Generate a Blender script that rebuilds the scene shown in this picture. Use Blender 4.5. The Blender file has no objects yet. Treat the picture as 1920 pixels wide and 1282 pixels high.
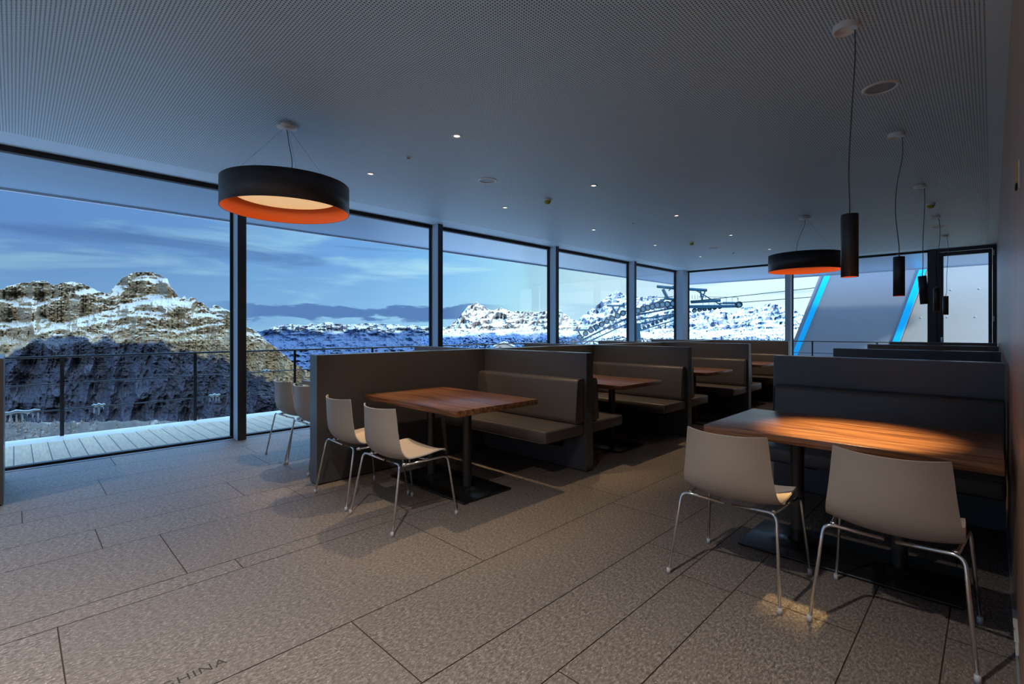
import bpy, bmesh, math, random
import numpy as np
from mathutils import Vector, Matrix

random.seed(7)
SC = bpy.context.scene
COL = SC.collection

# ------------------------------------------------------------------ camera
CAM_H = 1.334
YAW = math.radians(44.4514)
FPX = 916.33          # focal length in pixels of the 1920 wide frame
CY = 617.87           # image row of the horizon
cam_d = bpy.data.cameras.new('camera')
cam_d.sensor_width = 36.0
cam_d.lens = 36.0 * FPX / 1920.0
cam_d.shift_y = -(641.0 - CY) / 1920.0
cam_d.clip_start = 0.02
cam_d.clip_end = 60000
cam = bpy.data.objects.new('camera', cam_d)
COL.objects.link(cam)
cam.location = (0, 0, CAM_H)
cam.rotation_euler = (math.pi / 2, 0, YAW)
SC.camera = cam
CR = Vector((math.cos(YAW), math.sin(YAW), 0))       # to the right of the view
CW = Vector((-math.sin(YAW), math.cos(YAW), 0))      # into the view

SC.view_settings.view_transform = 'Standard'
SC.view_settings.look = 'None'
SC.view_settings.exposure = 0.0
SC.view_settings.gamma = 1.0
SC.view_settings.use_curve_mapping = False
try:
    SC.cycles.use_denoising = True
    SC.cycles.max_bounces = 5
    SC.cycles.diffuse_bounces = 4
    SC.cycles.glossy_bounces = 3
    SC.cycles.transparent_max_bounces = 8
    SC.cycles.use_adaptive_sampling = True
    SC.cycles.adaptive_threshold = 0.03
    SC.cycles.adaptive_min_samples = 12
    SC.cycles.sample_clamp_indirect = 6.0
    SC.cycles.caustics_reflective = False
    SC.cycles.caustics_refractive = False
except Exception:
    pass

# ------------------------------------------------------------------ node helpers
class NT:
    def __init__(self, tree):
        self.t = tree
        self.n = tree.nodes
        self.l = tree.links

    def add(self, kind, **kw):
        nd = self.n.new(kind)
        for k, v in kw.items():
            setattr(nd, k, v)
        return nd

    def link(self, a, b):
        self.l.new(a, b)

    def val(self, sock, v):
        if hasattr(v, 'is_linked') or isinstance(v, bpy.types.NodeSocket):
            self.link(v, sock)
        elif isinstance(v, (tuple, list)) and sock.type == 'RGBA' and len(v) == 3:
            sock.default_value = (*v, 1)
        else:
            sock.default_value = v

    def math(self, op, a, b=0.0, c=0.0, clamp=False):
        nd = self.add('ShaderNodeMath', operation=op, use_clamp=clamp)
        self.val(nd.inputs[0], a)
        self.val(nd.inputs[1], b)
        if len(nd.inputs) > 2:
            self.val(nd.inputs[2], c)
        return nd.outputs[0]

    def vmath(self, op, a, b=(0, 0, 0)):
        nd = self.add('ShaderNodeVectorMath', operation=op)
        self.val(nd.inputs[0], a)
        self.val(nd.inputs[1], b)
        return nd.outputs['Value'] if op in ('DOT_PRODUCT', 'LENGTH', 'DISTANCE') else nd.outputs[0]

    def mix(self, f, a, b, blend='MIX'):
        nd = self.add('ShaderNodeMix', data_type='RGBA', blend_type=blend)
        self.val(nd.inputs[0], f)
        self.val(nd.inputs[6], a)
        self.val(nd.inputs[7], b)
        return nd.outputs[2]

    def ramp(self, f, stops, interp='LINEAR'):
        nd = self.add('ShaderNodeValToRGB')
        cr = nd.color_ramp
        cr.interpolation = interp
        while len(cr.elements) > 1:
            cr.elements.remove(cr.elements[0])
        cr.elements[0].position = stops[0][0]
        c = stops[0][1]
        cr.elements[0].color = (*c, 1) if isinstance(c, tuple) else (c, c, c, 1)
        for p, c in stops[1:]:
            e = cr.elements.new(p)
            e.color = (*c, 1) if isinstance(c, tuple) else (c, c, c, 1)
        self.val(nd.inputs[0], f)
        return nd.outputs[0]

    def smooth(self, x, a, b):
        nd = self.add('ShaderNodeMapRange', interpolation_type='SMOOTHSTEP')
        self.val(nd.inputs[0], x)
        nd.inputs[1].default_value = a
        nd.inputs[2].default_value = b
        nd.inputs[3].default_value = 0
        nd.inputs[4].default_value = 1
        return nd.outputs[0]

    def noise(self, vec, scale, detail=3.0, rough=0.5, dist=0.0):
        nd = self.add('ShaderNodeTexNoise')
        self.val(nd.inputs['Vector'], vec)
        nd.inputs['Scale'].default_value = scale
        nd.inputs['Detail'].default_value = detail
        nd.inputs['Roughness'].default_value = rough
        nd.inputs['Distortion'].default_value = dist
        return nd.outputs['Fac']

    def mapping(self, vec, scale=(1, 1, 1), loc=(0, 0, 0), rot=(0, 0, 0)):
        nd = self.add('ShaderNodeMapping')
        self.val(nd.inputs['Vector'], vec)
        nd.inputs['Scale'].default_value = scale
        nd.inputs['Location'].default_value = loc
        nd.inputs['Rotation'].default_value = rot
        return nd.outputs[0]

    def sep(self, vec):
        nd = self.add('ShaderNodeSeparateXYZ')
        self.val(nd.inputs[0], vec)
        return nd.outputs

    def objco(self):
        return self.add('ShaderNodeTexCoord').outputs['Object']

    def pos(self):
        return self.add('ShaderNodeNewGeometry').outputs['Position']


def new_mat(name):
    m = bpy.data.materials.new(name)
    m.use_nodes = True
    nt = NT(m.node_tree)
    b = m.node_tree.nodes['Principled BSDF']
    return m, nt, b


def plain(name, col, rough=0.5, metal=0.0, emit=None, estr=0.0, spec=0.5, coat=0.0, bump=None):
    """A simple material with a faint procedural unevenness."""
    m, nt, b = new_mat(name)
    v = nt.noise(nt.objco(), 9.0, 3.0)
    c = nt.mix(nt.math('MULTIPLY', v, 0.16), col, tuple(min(1, x * 1.5 + 0.01) for x in col))
    nt.link(c, b.inputs['Base Color'])
    b.inputs['Roughness'].default_value = rough
    b.inputs['Metallic'].default_value = metal
    b.inputs['Specular IOR Level'].default_value = spec
    b.inputs['Coat Weight'].default_value = coat
    if emit:
        b.inputs['Emission Color'].default_value = (*emit, 1)
        b.inputs['Emission Strength'].default_value = estr
    if bump:
        n = nt.noise(nt.objco(), bump[0], 2.0)
        bp = nt.add('ShaderNodeBump')
        bp.inputs['Strength'].default_value = bump[1]
        bp.inputs['Distance'].default_value = bump[2]
        nt.link(n, bp.inputs['Height'])
        nt.link(bp.outputs[0], b.inputs['Normal'])
    return m


# ------------------------------------------------------------------ world
DOME = 10.0
world = bpy.data.worlds.new('sky')
SC.world = world
world.use_nodes = True
wn = NT(world.node_tree)
bg = world.node_tree.nodes['Background']
d = wn.add('ShaderNodeTexCoord').outputs['Generated']
s = wn.vmath('DOT_PRODUCT', d, tuple(CR))
el = wn.sep(d)[2]
base = wn.ramp(wn.math('MULTIPLY_ADD', s, 0.5, 0.5), [
    (0.10, (0.13, 0.27, 0.56)), (0.22, (0.15, 0.31, 0.62)), (0.36, (0.19, 0.42, 0.78)), (0.44, (0.25, 0.56, 0.90)),
    (0.50, (0.40, 0.76, 0.97)), (0.58, (0.66, 0.95, 1.05)), (0.70, (0.86, 1.08, 1.20)), (0.84, (0.92, 1.08, 1.20)), (1.0, (0.6, 0.8, 0.95))])
pale = wn.ramp(wn.math('MULTIPLY_ADD', s, 0.5, 0.5), [
    (0.15, (0.26, 0.47, 0.66)), (0.35, (0.36, 0.64, 0.86)), (0.5, (0.60, 0.93, 1.0)), (0.62, (0.90, 1.08, 1.16)), (1.0, (0.92, 1.08, 1.16))])
dark = wn.ramp(wn.math('MULTIPLY_ADD', s, 0.5, 0.5), [
    (0.15, (0.10, 0.20, 0.44)), (0.38, (0.13, 0.29, 0.57)), (0.5, (0.24, 0.52, 0.83)), (0.62, (0.42, 0.76, 0.95)), (1.0, (0.5, 0.8, 0.95))])
streak = wn.noise(wn.mapping(d, (1.4, 1.4, 9.0), rot=(0.12, 0.06, 0)), 2.6, 6.0, 0.55, 0.6)
streak2 = wn.noise(wn.mapping(d, (1.1, 1.1, 13.0), loc=(3, 1, 0.4), rot=(-0.08, 0.05, 0.3)), 2.2, 5.0, 0.5, 0.9)
c1 = wn.mix(wn.smooth(streak, 0.50, 0.72), base, pale)
c2 = wn.mix(wn.smooth(streak2, 0.55, 0.74), c1, dark)
# low band: brighter towards the skyline, with a dark bank of cloud floating just over it
low = wn.smooth(el, 0.16, 0.0)
c3 = wn.mix(wn.math('MULTIPLY', low, 0.55), c2, pale)
bank_n = wn.noise(wn.mapping(d, (3.0, 3.0, 14.0), loc=(0.3, 0.2, 0)), 3.4, 6.0, 0.6, 0.3)
fold = wn.math('ABSOLUTE', wn.math('SUBTRACT', el, 0.034))
bank = wn.math('SUBTRACT', wn.math('MULTIPLY', bank_n, 0.050), wn.math('ADD', fold, 0.0))
sw = wn.math('MULTIPLY', wn.smooth(s, -0.56, -0.45), wn.smooth(s, 0.02, -0.14))
bank_m = wn.math('MULTIPLY', wn.smooth(bank, 0.009, 0.015), sw)
c4 = wn.mix(bank_m, c3, (0.115, 0.235, 0.50))
nt_low = wn.smooth(el, -0.02, -0.12)          # below the skyline: snowy valleys
c5 = wn.mix(nt_low, c4, (0.30, 0.40, 0.58))
wn.link(c5, bg.inputs['Color'])
# the high sky, out of view, is boosted many times to light the room
# and an added glow far below the skyline brightens eaves and ceiling from underneath
hi = wn.math('MULTIPLY_ADD', wn.smooth(el, 0.24, 0.60), DOME - 1.0, 1.0)
wn.link(wn.math('ADD', hi, wn.math('MULTIPLY', wn.smooth(el, -0.30, -0.55), 2.6)), bg.inputs['Strength'])

sun_d = bpy.data.lights.new('sun', 'SUN')
sun_d.energy = 5.0
sun_d.angle = math.radians(3)
sun_d.color = (1.0, 0.90, 0.76)
sun = bpy.data.objects.new('sun', sun_d)
COL.objects.link(sun)
sdir = Vector((-0.85, 0.40, -0.52)).normalized()      # the way the light travels
sun.rotation_euler = sdir.to_track_quat('-Z', 'Y').to_euler()

# ------------------------------------------------------------------ geometry helpers
class MB:
    """Collects shapes and links them as ONE mesh object."""

    def __init__(self):
        self.v, self.f, self.sm, self.mi = [], [], [], []

    def add(self, verts, faces, smooth=False, mi=0):
        o = len(self.v)
        self.v += [tuple(p) for p in verts]
        for f in faces:
            self.f.append(tuple(i + o for i in f))
            self.sm.append(smooth)
            self.mi.append(mi)
        return self

    def bm(self, bm, smooth=False, mi=0):
        bm.verts.index_update()
        self.add([v.co[:] for v in bm.verts], [[v.index for v in f.verts] for f in bm.faces], smooth, mi)
        bm.free()
        return self

    def box(self, x0, x1, y0, y1, z0, z1, bev=0.0, seg=2, mi=0, mat=None):
        b = bmesh.new()
        bmesh.ops.create_cube(b, size=1)
        for v in b.verts:
            v.co = Vector(((x0 + x1) / 2 + v.co.x * (x1 - x0), (y0 + y1) / 2 + v.co.y * (y1 - y0),
                           (z0 + z1) / 2 + v.co.z * (z1 - z0)))
        if bev > 0:
            bmesh.ops.bevel(b, geom=b.edges[:], offset=bev, segments=seg, affect='EDGES', profile=0.5)
        if mat is not None:
            for v in b.verts:
                v.co = mat @ v.co
        return self.bm(b, bev > 0 and seg > 1, mi)

    def tube(self, pts, r, n=12, caps=True, smooth=True, mi=0):
        pts = [Vector(p) for p in pts]
        rr = r if isinstance(r, (list, tuple)) else [r] * len(pts)
        t0 = (pts[1] - pts[0]).normalized()
        up = Vector((0, 0, 1)) if abs(t0.z) < 0.9 else Vector((1, 0, 0))
        nrm = t0.cross(up).normalized()
        vs, fs = [], []
        for i, p in enumerate(pts):
            if i == 0:
                t = t0
            elif i == len(pts) - 1:
                t = (pts[-1] - pts[-2]).normalized()
            else:
                t = ((pts[i + 1] - p).normalized() + (p - pts[i - 1]).normalized()).normalized()
            nrm = (nrm - t * nrm.dot(t)).normalized()
            bn = t.cross(nrm)
            for k in range(n):
                a = 2 * math.pi * k / n
                vs.append(p + (nrm * math.cos(a) + bn * math.sin(a)) * rr[i])
        for i in range(len(pts) - 1):
            for k in range(n):
                a, b2 = i * n + k, i * n + (k + 1) % n
                fs.append((a, b2, b2 + n, a + n))
        self.add(vs, fs, smooth, mi)
        if caps:
            o = len(self.v) - len(vs)
            self.f.append(tuple(o + k for k in range(n - 1, -1, -1)))
            self.f.append(tuple(o + (len(pts) - 1) * n + k for k in range(n)))
            self.sm += [False, False]
            self.mi += [mi, mi]
        return self

    def lathe(self, prof, c=(0, 0, 0), n=48, closed=False, smooth=True, mi=0, mat=None):
        """prof: (radius, z) pairs turned about the vertical through c."""
        vs, fs = [], []
        for (r, z) in prof:
            for k in range(n):
                a = 2 * math.pi * k / n
                p = Vector((c[0] + r * math.cos(a), c[1] + r * math.sin(a), c[2] + z))
                if mat is not None:
                    p = mat @ p
                vs.append(p)
        m = len(prof)
        for i in range(m if closed else m - 1):
            j = (i + 1) % m
            for k in range(n):
                k2 = (k + 1) % n
                fs.append((i * n + k, i * n + k2, j * n + k2, j * n + k))
        return self.add(vs, fs, smooth, mi)

    def disc(self, c, r, n=48, up=False, mi=0):
        vs = [(c[0] + r * math.cos(2 * math.pi * k / n), c[1] + r * math.sin(2 * math.pi * k / n), c[2]) for k in range(n)]
        f = list(range(n))
        if not up:
            f.reverse()
        return self.add(vs, [f], False, mi)

    def prism(self, poly, axis, a, b, mi=0, bev=0.0):
        """poly: 2-D outline; extruded along axis 'x','y' or 'z' from a to b."""
        def pt(p, t):
            if axis == 'x':
                return (t, p[0], p[1])
            if axis == 'y':
                return (p[0], t, p[1])
            return (p[0], p[1], t)
        n = len(poly)
        vs = [pt(p, a) for p in poly] + [pt(p, b) for p in poly]
        fs = [tuple(range(n)), tuple(range(2 * n - 1, n - 1, -1))]
        fs += [(i, i + n, (i + 1) % n + n, (i + 1) % n) for i in range(n)]
        bm_ = bmesh.new()
        vv = [bm_.verts.new(p) for p in vs]
        for f in fs:
            bm_.faces.new([vv[i] for i in f])
        bmesh.ops.recalc_face_normals(bm_, faces=bm_.faces[:])
        if bev:
            bmesh.ops.bevel(bm_, geom=bm_.edges[:], offset=bev, segments=2, affect='EDGES', profile=0.5)
        return self.bm(bm_, bool(bev), mi)

    def build(self, name, mat, parent=None, loc=None, rotz=0.0):
        me = bpy.data.meshes.new(name)
        me.from_pydata(self.v, [], self.f)
        mats = mat if isinstance(mat, (list, tuple)) else [mat]
        for m in mats:
            me.materials.append(m)
        me.polygons.foreach_set('use_smooth', self.sm)
        me.polygons.foreach_set('material_index', self.mi)
        me.update()
        o = bpy.data.objects.new(name, me)
        COL.objects.link(o)
        if parent is not None:
            o.parent = parent
        if loc is not None:
            o.location = loc
            o.rotation_euler = (0, 0, rotz)
        return o


def tag(o, label=None, cat=None, group=None, kind=None):
    if label:
        o['label'] = label
    if cat:
        o['category'] = cat
    if group:
        o['group'] = group
    if kind:
        o['kind'] = kind
    return o


def empty(name, loc=(0, 0, 0), rotz=0.0):
    o = bpy.data.objects.new(name, None)
    o.empty_display_size = 0.1
    COL.objects.link(o)
    o.location = loc
    o.rotation_euler = (0, 0, rotz)
    return o


def dup(root, loc, rotz=0.0, label=None, skip=()):
    r = root.copy()
    COL.objects.link(r)
    r.location = loc
    r.rotation_euler = (0, 0, rotz)
    if label:
        r['label'] = label
    for ch in list(root.children):
        if ch.name.split('.')[0] in skip:
            continue
        c = ch.copy()
        COL.objects.link(c)
        c.parent = r
        for g in list(ch.children):
            e = g.copy()
            COL.objects.link(e)
            e.parent = c
    return r


def struct(name, mb, mat, parent=None):
    o = mb.build(name, mat, parent)
    if parent is None:
        o['kind'] = 'structure'
    return o


# ------------------------------------------------------------------ materials
def wood_mat(name, c_dark, c_mid, c_light, along='x', rough=0.32, plank=0.11, scale=1.0):
    m, nt, b = new_mat(name)
    co = nt.objco()
    x, y, z = nt.sep(co)
    acr = y if along == 'x' else x
    if along == 'z':
        acr = y
    pid = nt.math('FLOOR', nt.math('DIVIDE', acr, plank))
    wn_ = nt.add('ShaderNodeTexWhiteNoise', noise_dimensions='1D')
    nt.link(pid, wn_.inputs['W'])
    rnd = wn_.outputs['Value']
    off = nt.add('ShaderNodeCombineXYZ')
    nt.link(nt.math('MULTIPLY', rnd, 17.0), off.inputs[0])
    nt.link(nt.math('MULTIPLY', rnd, 5.0), off.inputs[2])
    sc = {'x': (0.9, 16, 16), 'y': (16, 0.9, 16), 'z': (16, 16, 0.9)}[along]
    v = nt.vmath('ADD', nt.mapping(co, tuple(k * scale for k in sc)), off.outputs[0])
    g = nt.noise(v, 2.2, 6.0, 0.6, 0.5)
    fine = nt.noise(nt.mapping(v, (1.5, 6, 6) if along == 'x' else (6, 6, 1.5)), 3.0, 3.0, 0.6)
    gg = nt.math('ADD', nt.math('MULTIPLY', g, 0.75), nt.math('MULTIPLY', fine, 0.25))
    c = nt.ramp(gg, [(0.36, c_dark), (0.50, c_mid), (0.64, c_light)])
    c = nt.mix(nt.math('MULTIPLY', rnd, 0.35), c, c_dark)
    nt.link(c, b.inputs['Base Color'])
    b.inputs['Roughness'].default_value = rough
    bp = nt.add('ShaderNodeBump')
    bp.inputs['Strength'].default_value = 0.12
    bp.inputs['Distance'].default_value = 0.002
    nt.link(fine, bp.inputs['Height'])
    nt.link(bp.outputs[0], b.inputs['Normal'])
    return m


M = {}
M['table_wood'] = wood_mat('table_wood', (0.060, 0.022, 0.011), (0.22, 0.095, 0.045), (0.46, 0.22, 0.10), 'x', 0.30)
M['wall_wood'] = wood_mat('wall_wood', (0.27, 0.15, 0.10), (0.44, 0.26, 0.17), (0.62, 0.39, 0.26), 'z', 0.34, plank=0.31, scale=0.6)
M['panel'] = plain('dark_panel', (0.072, 0.074, 0.083), 0.38, spec=0.5)
M['edge'] = plain('panel_edge', (0.10, 0.11, 0.125), 0.30, 0.35)
M['leather'] = plain('dark_leather', (0.088, 0.080, 0.079), 0.38, bump=(260.0, 0.25, 0.001))
M['seam'] = plain('leather_piping', (0.05, 0.046, 0.042), 0.5)
M['steel_dark'] = plain('black_steel', (0.012, 0.013, 0.014), 0.30, 0.2, coat=0.3)
M['leg_dark'] = plain('dark_column', (0.045, 0.043, 0.042), 0.32, 0.5)
M['chrome'] = plain('chrome', (0.72, 0.72, 0.72), 0.10, 1.0)
M['glide'] = plain('grey_glide', (0.45, 0.46, 0.48), 0.45)
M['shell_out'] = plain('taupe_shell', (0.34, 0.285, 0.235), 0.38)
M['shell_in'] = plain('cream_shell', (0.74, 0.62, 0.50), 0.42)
M['shell_rim'] = plain('shell_rim', (0.62, 0.58, 0.53), 0.4)
M['frame'] = plain('steel_blue_frame', (0.50, 0.60, 0.70), 0.38, 0.1)
M['frame_dark'] = plain('anthracite_frame', (0.030, 0.034, 0.042), 0.42)
M['gap'] = plain('black_gap', (0.006, 0.007, 0.009), 0.7)
M['trim_light'] = plain('light_metal_trim', (0.42, 0.47, 0.52), 0.35, 0.5)
M['white_metal'] = plain('white_metal', (0.66, 0.68, 0.70), 0.38)
M['lamp_black'] = plain('lamp_black', (0.024, 0.025, 0.033), 0.42)
M['lamp_orange'] = plain('lamp_orange', (0.66, 0.115, 0.016), 0.42)
M['diffuser'] = plain('lamp_diffuser', (0.8, 0.7, 0.55), 0.6, emit=(1.0, 0.60, 0.25), estr=0.62)
M['bulb'] = plain('lit_bulb', (0.9, 0.8, 0.6), 0.4, emit=(1.0, 0.78, 0.50), estr=6.0)
M['led'] = plain('downlight_led', (0.9, 0.9, 0.85), 0.4, emit=(1.0, 0.86, 0.62), estr=4.0)
M['cord'] = plain('braided_cord', (0.10, 0.11, 0.13), 0.7)
M['wire'] = plain('steel_wire', (0.18, 0.20, 0.22), 0.4, 0.6)
M['detector'] = plain('green_yellow_cap', (0.30, 0.30, 0.03), 0.4)
M['plastic_grey'] = plain('grey_plastic', (0.25, 0.28, 0.32), 0.5)
M['rail'] = plain('railing_steel', (0.018, 0.019, 0.022), 0.5, 0.2)
M['soffit'] = plain('soffit_metal', (0.22, 0.34, 0.48), 0.32, 0.2)
M['fascia'] = plain('roof_fascia', (0.55, 0.62, 0.70), 0.5)
M['station'] = plain('station_cladding', (0.15, 0.165, 0.20), 0.6)
M['station_white'] = plain('station_white_wall', (0.29, 0.275, 0.265), 0.7)
M['cyan'] = plain('cyan_trim', (0.0, 0.42, 0.80), 0.4)
M['ropeway'] = plain('ropeway_steel', (0.005, 0.030, 0.060), 0.8, spec=0.1)
M['disc'] = plain('sheave_disc', (0.03, 0.075, 0.12), 0.8, spec=0.1)
M['tyre'] = plain('sheave_rubber', (0.003, 0.007, 0.012), 0.8, spec=0.1)
M['ice'] = plain('ice', (0.42, 0.45, 0.48), 0.3)
M['snow'] = plain('snow', (0.22, 0.235, 0.25), 0.8)
M['chalet'] = plain('chalet_wall', (0.14, 0.14, 0.135), 0.8)
M['brass'] = plain('brass_plate', (0.62, 0.30, 0.10), 0.35, 0.4)
M['engrave'] = plain('engraved_letter', (0.035, 0.030, 0.026), 0.8)
M['plug_white'] = plain('outlet_white', (0.62, 0.60, 0.58), 0.4)
M['grout'] = plain('floor_joint', (0.055, 0.036, 0.022), 0.9)

# glass: clear with a faint mirror
m, nt, b = new_mat('window_glass')
nt.n.remove(b)
tr = nt.add('ShaderNodeBsdfTransparent')
tr.inputs[0].default_value = (0.94, 0.98, 1.0, 1)
gl = nt.add('ShaderNodeBsdfGlossy')
gl.inputs['Roughness'].default_value = 0.0
fr = nt.add('ShaderNodeFresnel')
fr.inputs[0].default_value = 1.35
mx = nt.add('ShaderNodeMixShader')
nt.link(nt.math('MULTIPLY', fr.outputs[0], 0.22), mx.inputs[0])
nt.link(tr.outputs[0], mx.inputs[1])
nt.link(gl.outputs[0], mx.inputs[2])
nt.link(mx.outputs[0], nt.n['Material Output'].inputs['Surface'])
M['glass'] = m

# perforated ceiling board
m, nt, b = new_mat('perforated_ceiling')
co = nt.objco()
x, y, z = nt.sep(co)
G = 0.0185
fx = nt.math('SUBTRACT', nt.math('FRACT', nt.math('DIVIDE', x, G)), 0.5)
fy = nt.math('SUBTRACT', nt.math('FRACT', nt.math('DIVIDE', y, G)), 0.5)
rr = nt.math('SQRT', nt.math('ADD', nt.math('MULTIPLY', fx, fx), nt.math('MULTIPLY', fy, fy)))
hole = nt.math('LESS_THAN', rr, 0.255)
inx = nt.math('MULTIPLY', nt.math('LESS_THAN', x, -0.015), nt.math('GREATER_THAN', x, -6.18))
hole = nt.math('MULTIPLY', hole, nt.math('MULTIPLY', inx, nt.math('LESS_THAN', y, 13.6)))
cc = nt.mix(nt.noise(co, 1.3, 3), (0.52, 0.71, 0.88), (0.56, 0.76, 0.93))
nt.link(nt.mix(hole, cc, (0.012, 0.012, 0.014)), b.inputs['Base Color'])
b.inputs['Roughness'].default_value = 0.55
M['ceiling'] = m

# riven stone slabs
m, nt, b = new_mat('stone_floor')
co = nt.objco()
at = nt.add('ShaderNodeAttribute', attribute_name='tone')
tone = at.outputs['Fac']
off = nt.add('ShaderNodeCombineXYZ')
nt.link(nt.math('MULTIPLY', tone, 31.0), off.inputs[0])
nt.link(nt.math('MULTIPLY', tone, 57.0), off.inputs[1])
v = nt.vmath('ADD', co, off.outputs[0])
coarse = nt.noise(nt.mapping(v, (1.0, 0.35, 1)), 7.0, 4.0, 0.6, 0.4)
grain = nt.noise(nt.mapping(v, (1.0, 0.45, 1), rot=(0, 0, 0.25)), 96.0, 3.0, 0.7)
fleck = nt.noise(nt.mapping(v, (1.0, 0.6, 1)), 140.0, 1.0, 0.5)
c = nt.ramp(grain, [(0.34, (0.085, 0.068, 0.055)), (0.5, (0.205, 0.170, 0.144)), (0.66, (0.39, 0.335, 0.29))])
c = nt.mix(nt.math('MULTIPLY', nt.smooth(coarse, 0.35, 0.7), 0.35), c, (0.20, 0.165, 0.14))
c = nt.mix(nt.math('MULTIPLY', nt.smooth(fleck, 0.66, 0.74), 0.8), c, (0.75, 0.68, 0.60))
c = nt.mix(nt.math('MULTIPLY', tone, 0.22), c, (0.15, 0.125, 0.11))
nt.link(c, b.inputs['Base Color'])
b.inputs['Roughness'].default_value = 0.58
hh = nt.math('ADD', nt.math('MULTIPLY', grain, 0.6), nt.math('MULTIPLY', coarse, 0.9))
bp = nt.add('ShaderNodeBump')
bp.inputs['Strength'].default_value = 1.0
bp.inputs['Distance'].default_value = 0.011
nt.link(hh, bp.inputs['Height'])
nt.link(bp.outputs[0], b.inputs['Normal'])
M['stone'] = m

# weathered deck boards, their joints run across the deck
m, nt, b = new_mat('deck_boards')
co = nt.objco()
x, y, z = nt.sep(co)
pid = nt.math('FLOOR', nt.math('DIVIDE', y, 0.14))
w1 = nt.add('ShaderNodeTexWhiteNoise', noise_dimensions='1D')
nt.link(pid, w1.inputs['W'])
g = nt.noise(nt.mapping(co, (2.0, 22, 1)), 2.0, 5.0, 0.6)
c = nt.ramp(g, [(0.3, (0.36, 0.26, 0.17)), (0.6, (0.50, 0.38, 0.26)), (0.8, (0.58, 0.46, 0.34))])
c = nt.mix(nt.math('MULTIPLY', w1.outputs['Value'], 0.4), c, (0.34, 0.27, 0.20))
jf = nt.math('ABSOLUTE', nt.math('SUBTRACT', nt.math('FRACT', nt.math('DIVIDE', y, 0.14)), 0.5))
c = nt.mix(nt.math('GREATER_THAN', jf, 0.468), c, (0.05, 0.05, 0.05))
sn = nt.noise(co, 5.0, 5.0, 0.65)
edge = nt.smooth(x, -7.75, -8.30)
c = nt.mix(nt.smooth(nt.math('ADD', sn, nt.math('MULTIPLY', edge, 0.45)), 0.70, 0.82), c, (0.44, 0.42, 0.40))
nt.link(c, b.inputs['Base Color'])
b.inputs['Roughness'].default_value = 0.75
M['deck'] = m

# ------------------------------------------------------------------ room shell
XW, XG, XP = 0.078, -6.67, -6.47      # right wall, glass line, room face of the posts
YB, YF = -7.0, 14.05                  # back and far end
HC = 3.07

# floor of long stone slabs laid along the room
edges = [0.078, -0.14, -0.42, -0.94, -1.21, -1.535, -2.09, -2.99, -3.14, -3.87, -4.28, -4.77, -5.09, -5.66, -6.15, -6.62]
fixed = {-2.09: [0.137, 1.9], -2.99: [0.9], -3.14: [0.665, 3.1], -1.535: [1.08], -3.87: [0.38, 1.62], -4.28: [-0.35, 1.3]}
J = 0.0026
vs, fs, tones = [], [], []
rnd = random.Random(3)
for i in range(len(edges) - 1):
    x1, x0 = edges[i], edges[i + 1]
    ys = list(fixed.get(edges[i], []))
    yy = (max(ys) if ys else rnd.uniform(0.6, 2.0)) + rnd.uniform(1.3, 2.4)
    while yy < YF - 0.5:
        ys.append(yy)
        yy += rnd.uniform(1.0, 2.4)
    yy = (min(ys)) - rnd.uniform(1.0, 2.0)
    while yy > YB + 0.4:
        ys.append(yy)
        yy -= rnd.uniform(1.0, 2.4)
    ys = [YB] + sorted(ys) + [YF]
    for a, c_ in zip(ys[:-1], ys[1:]):
        o = len(vs)
        vs += [(x0 + J, a + J, 0), (x1 - J, a + J, 0), (x1 - J, c_ - J, 0), (x0 + J, c_ - J, 0)]
        fs.append((o, o + 1, o + 2, o + 3))
        tones.append(rnd.random())
o = len(vs)
vs += [(-6.64, YB, -0.004), (XW, YB, -0.004), (XW, YF, -0.004), (-6.64, YF, -0.004),
       (-6.64, YB, -0.25), (XW, YB, -0.25), (XW, YF, -0.25), (-6.64, YF, -0.25)]
extra = [(o, o + 1, o + 2, o + 3), (o + 7, o + 6, o + 5, o + 4), (o, o + 4, o + 5, o + 1), (o + 1, o + 5, o + 6, o + 2),
         (o + 2, o + 6, o + 7, o + 3), (o + 3, o + 7, o + 4, o)]
nsl = len(fs)
fs += extra
fl = MB().add(vs, fs)
fl.mi = [0] * nsl + [1] * len(extra)
floor = struct('floor', fl, [M['stone'], M['grout']])
ta = floor.data.attributes.new('tone', 'FLOAT', 'FACE')
ta.data.foreach_set('value', tones + [0.0] * len(extra))

struct('ceiling', MB().box(-6.62, XW, YB, YF, HC, HC + 0.25), M['ceiling'])
struct('wall_right', MB().box(XW, XW + 0.25, YB, YF + 0.1, -0.25, HC + 0.25), M['wall_wood'])
wb = MB()  # unseen back wall, left open so daylight fills in from behind
wb.box(-6.9, -6.62, YB - 0.2, YB, -0.25, HC + 0.25)
wb.box(-6.62, XW, YB - 0.2, YB, -0.25, 0.0)
wb.box(-6.62, XW, YB - 0.2, YB, HC, HC + 0.25)
for xx in (-4.45, -2.2):
    wb.box(xx - 0.06, xx + 0.06, YB - 0.2, YB, 0.0, HC)
struct('wall_back', wb, M['frame'])
struct('baseboard_right', MB().box(XW - 0.008, XW, YB, YF, 0.0, 0.018, 0.001, 1), M['trim_light'])

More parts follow.
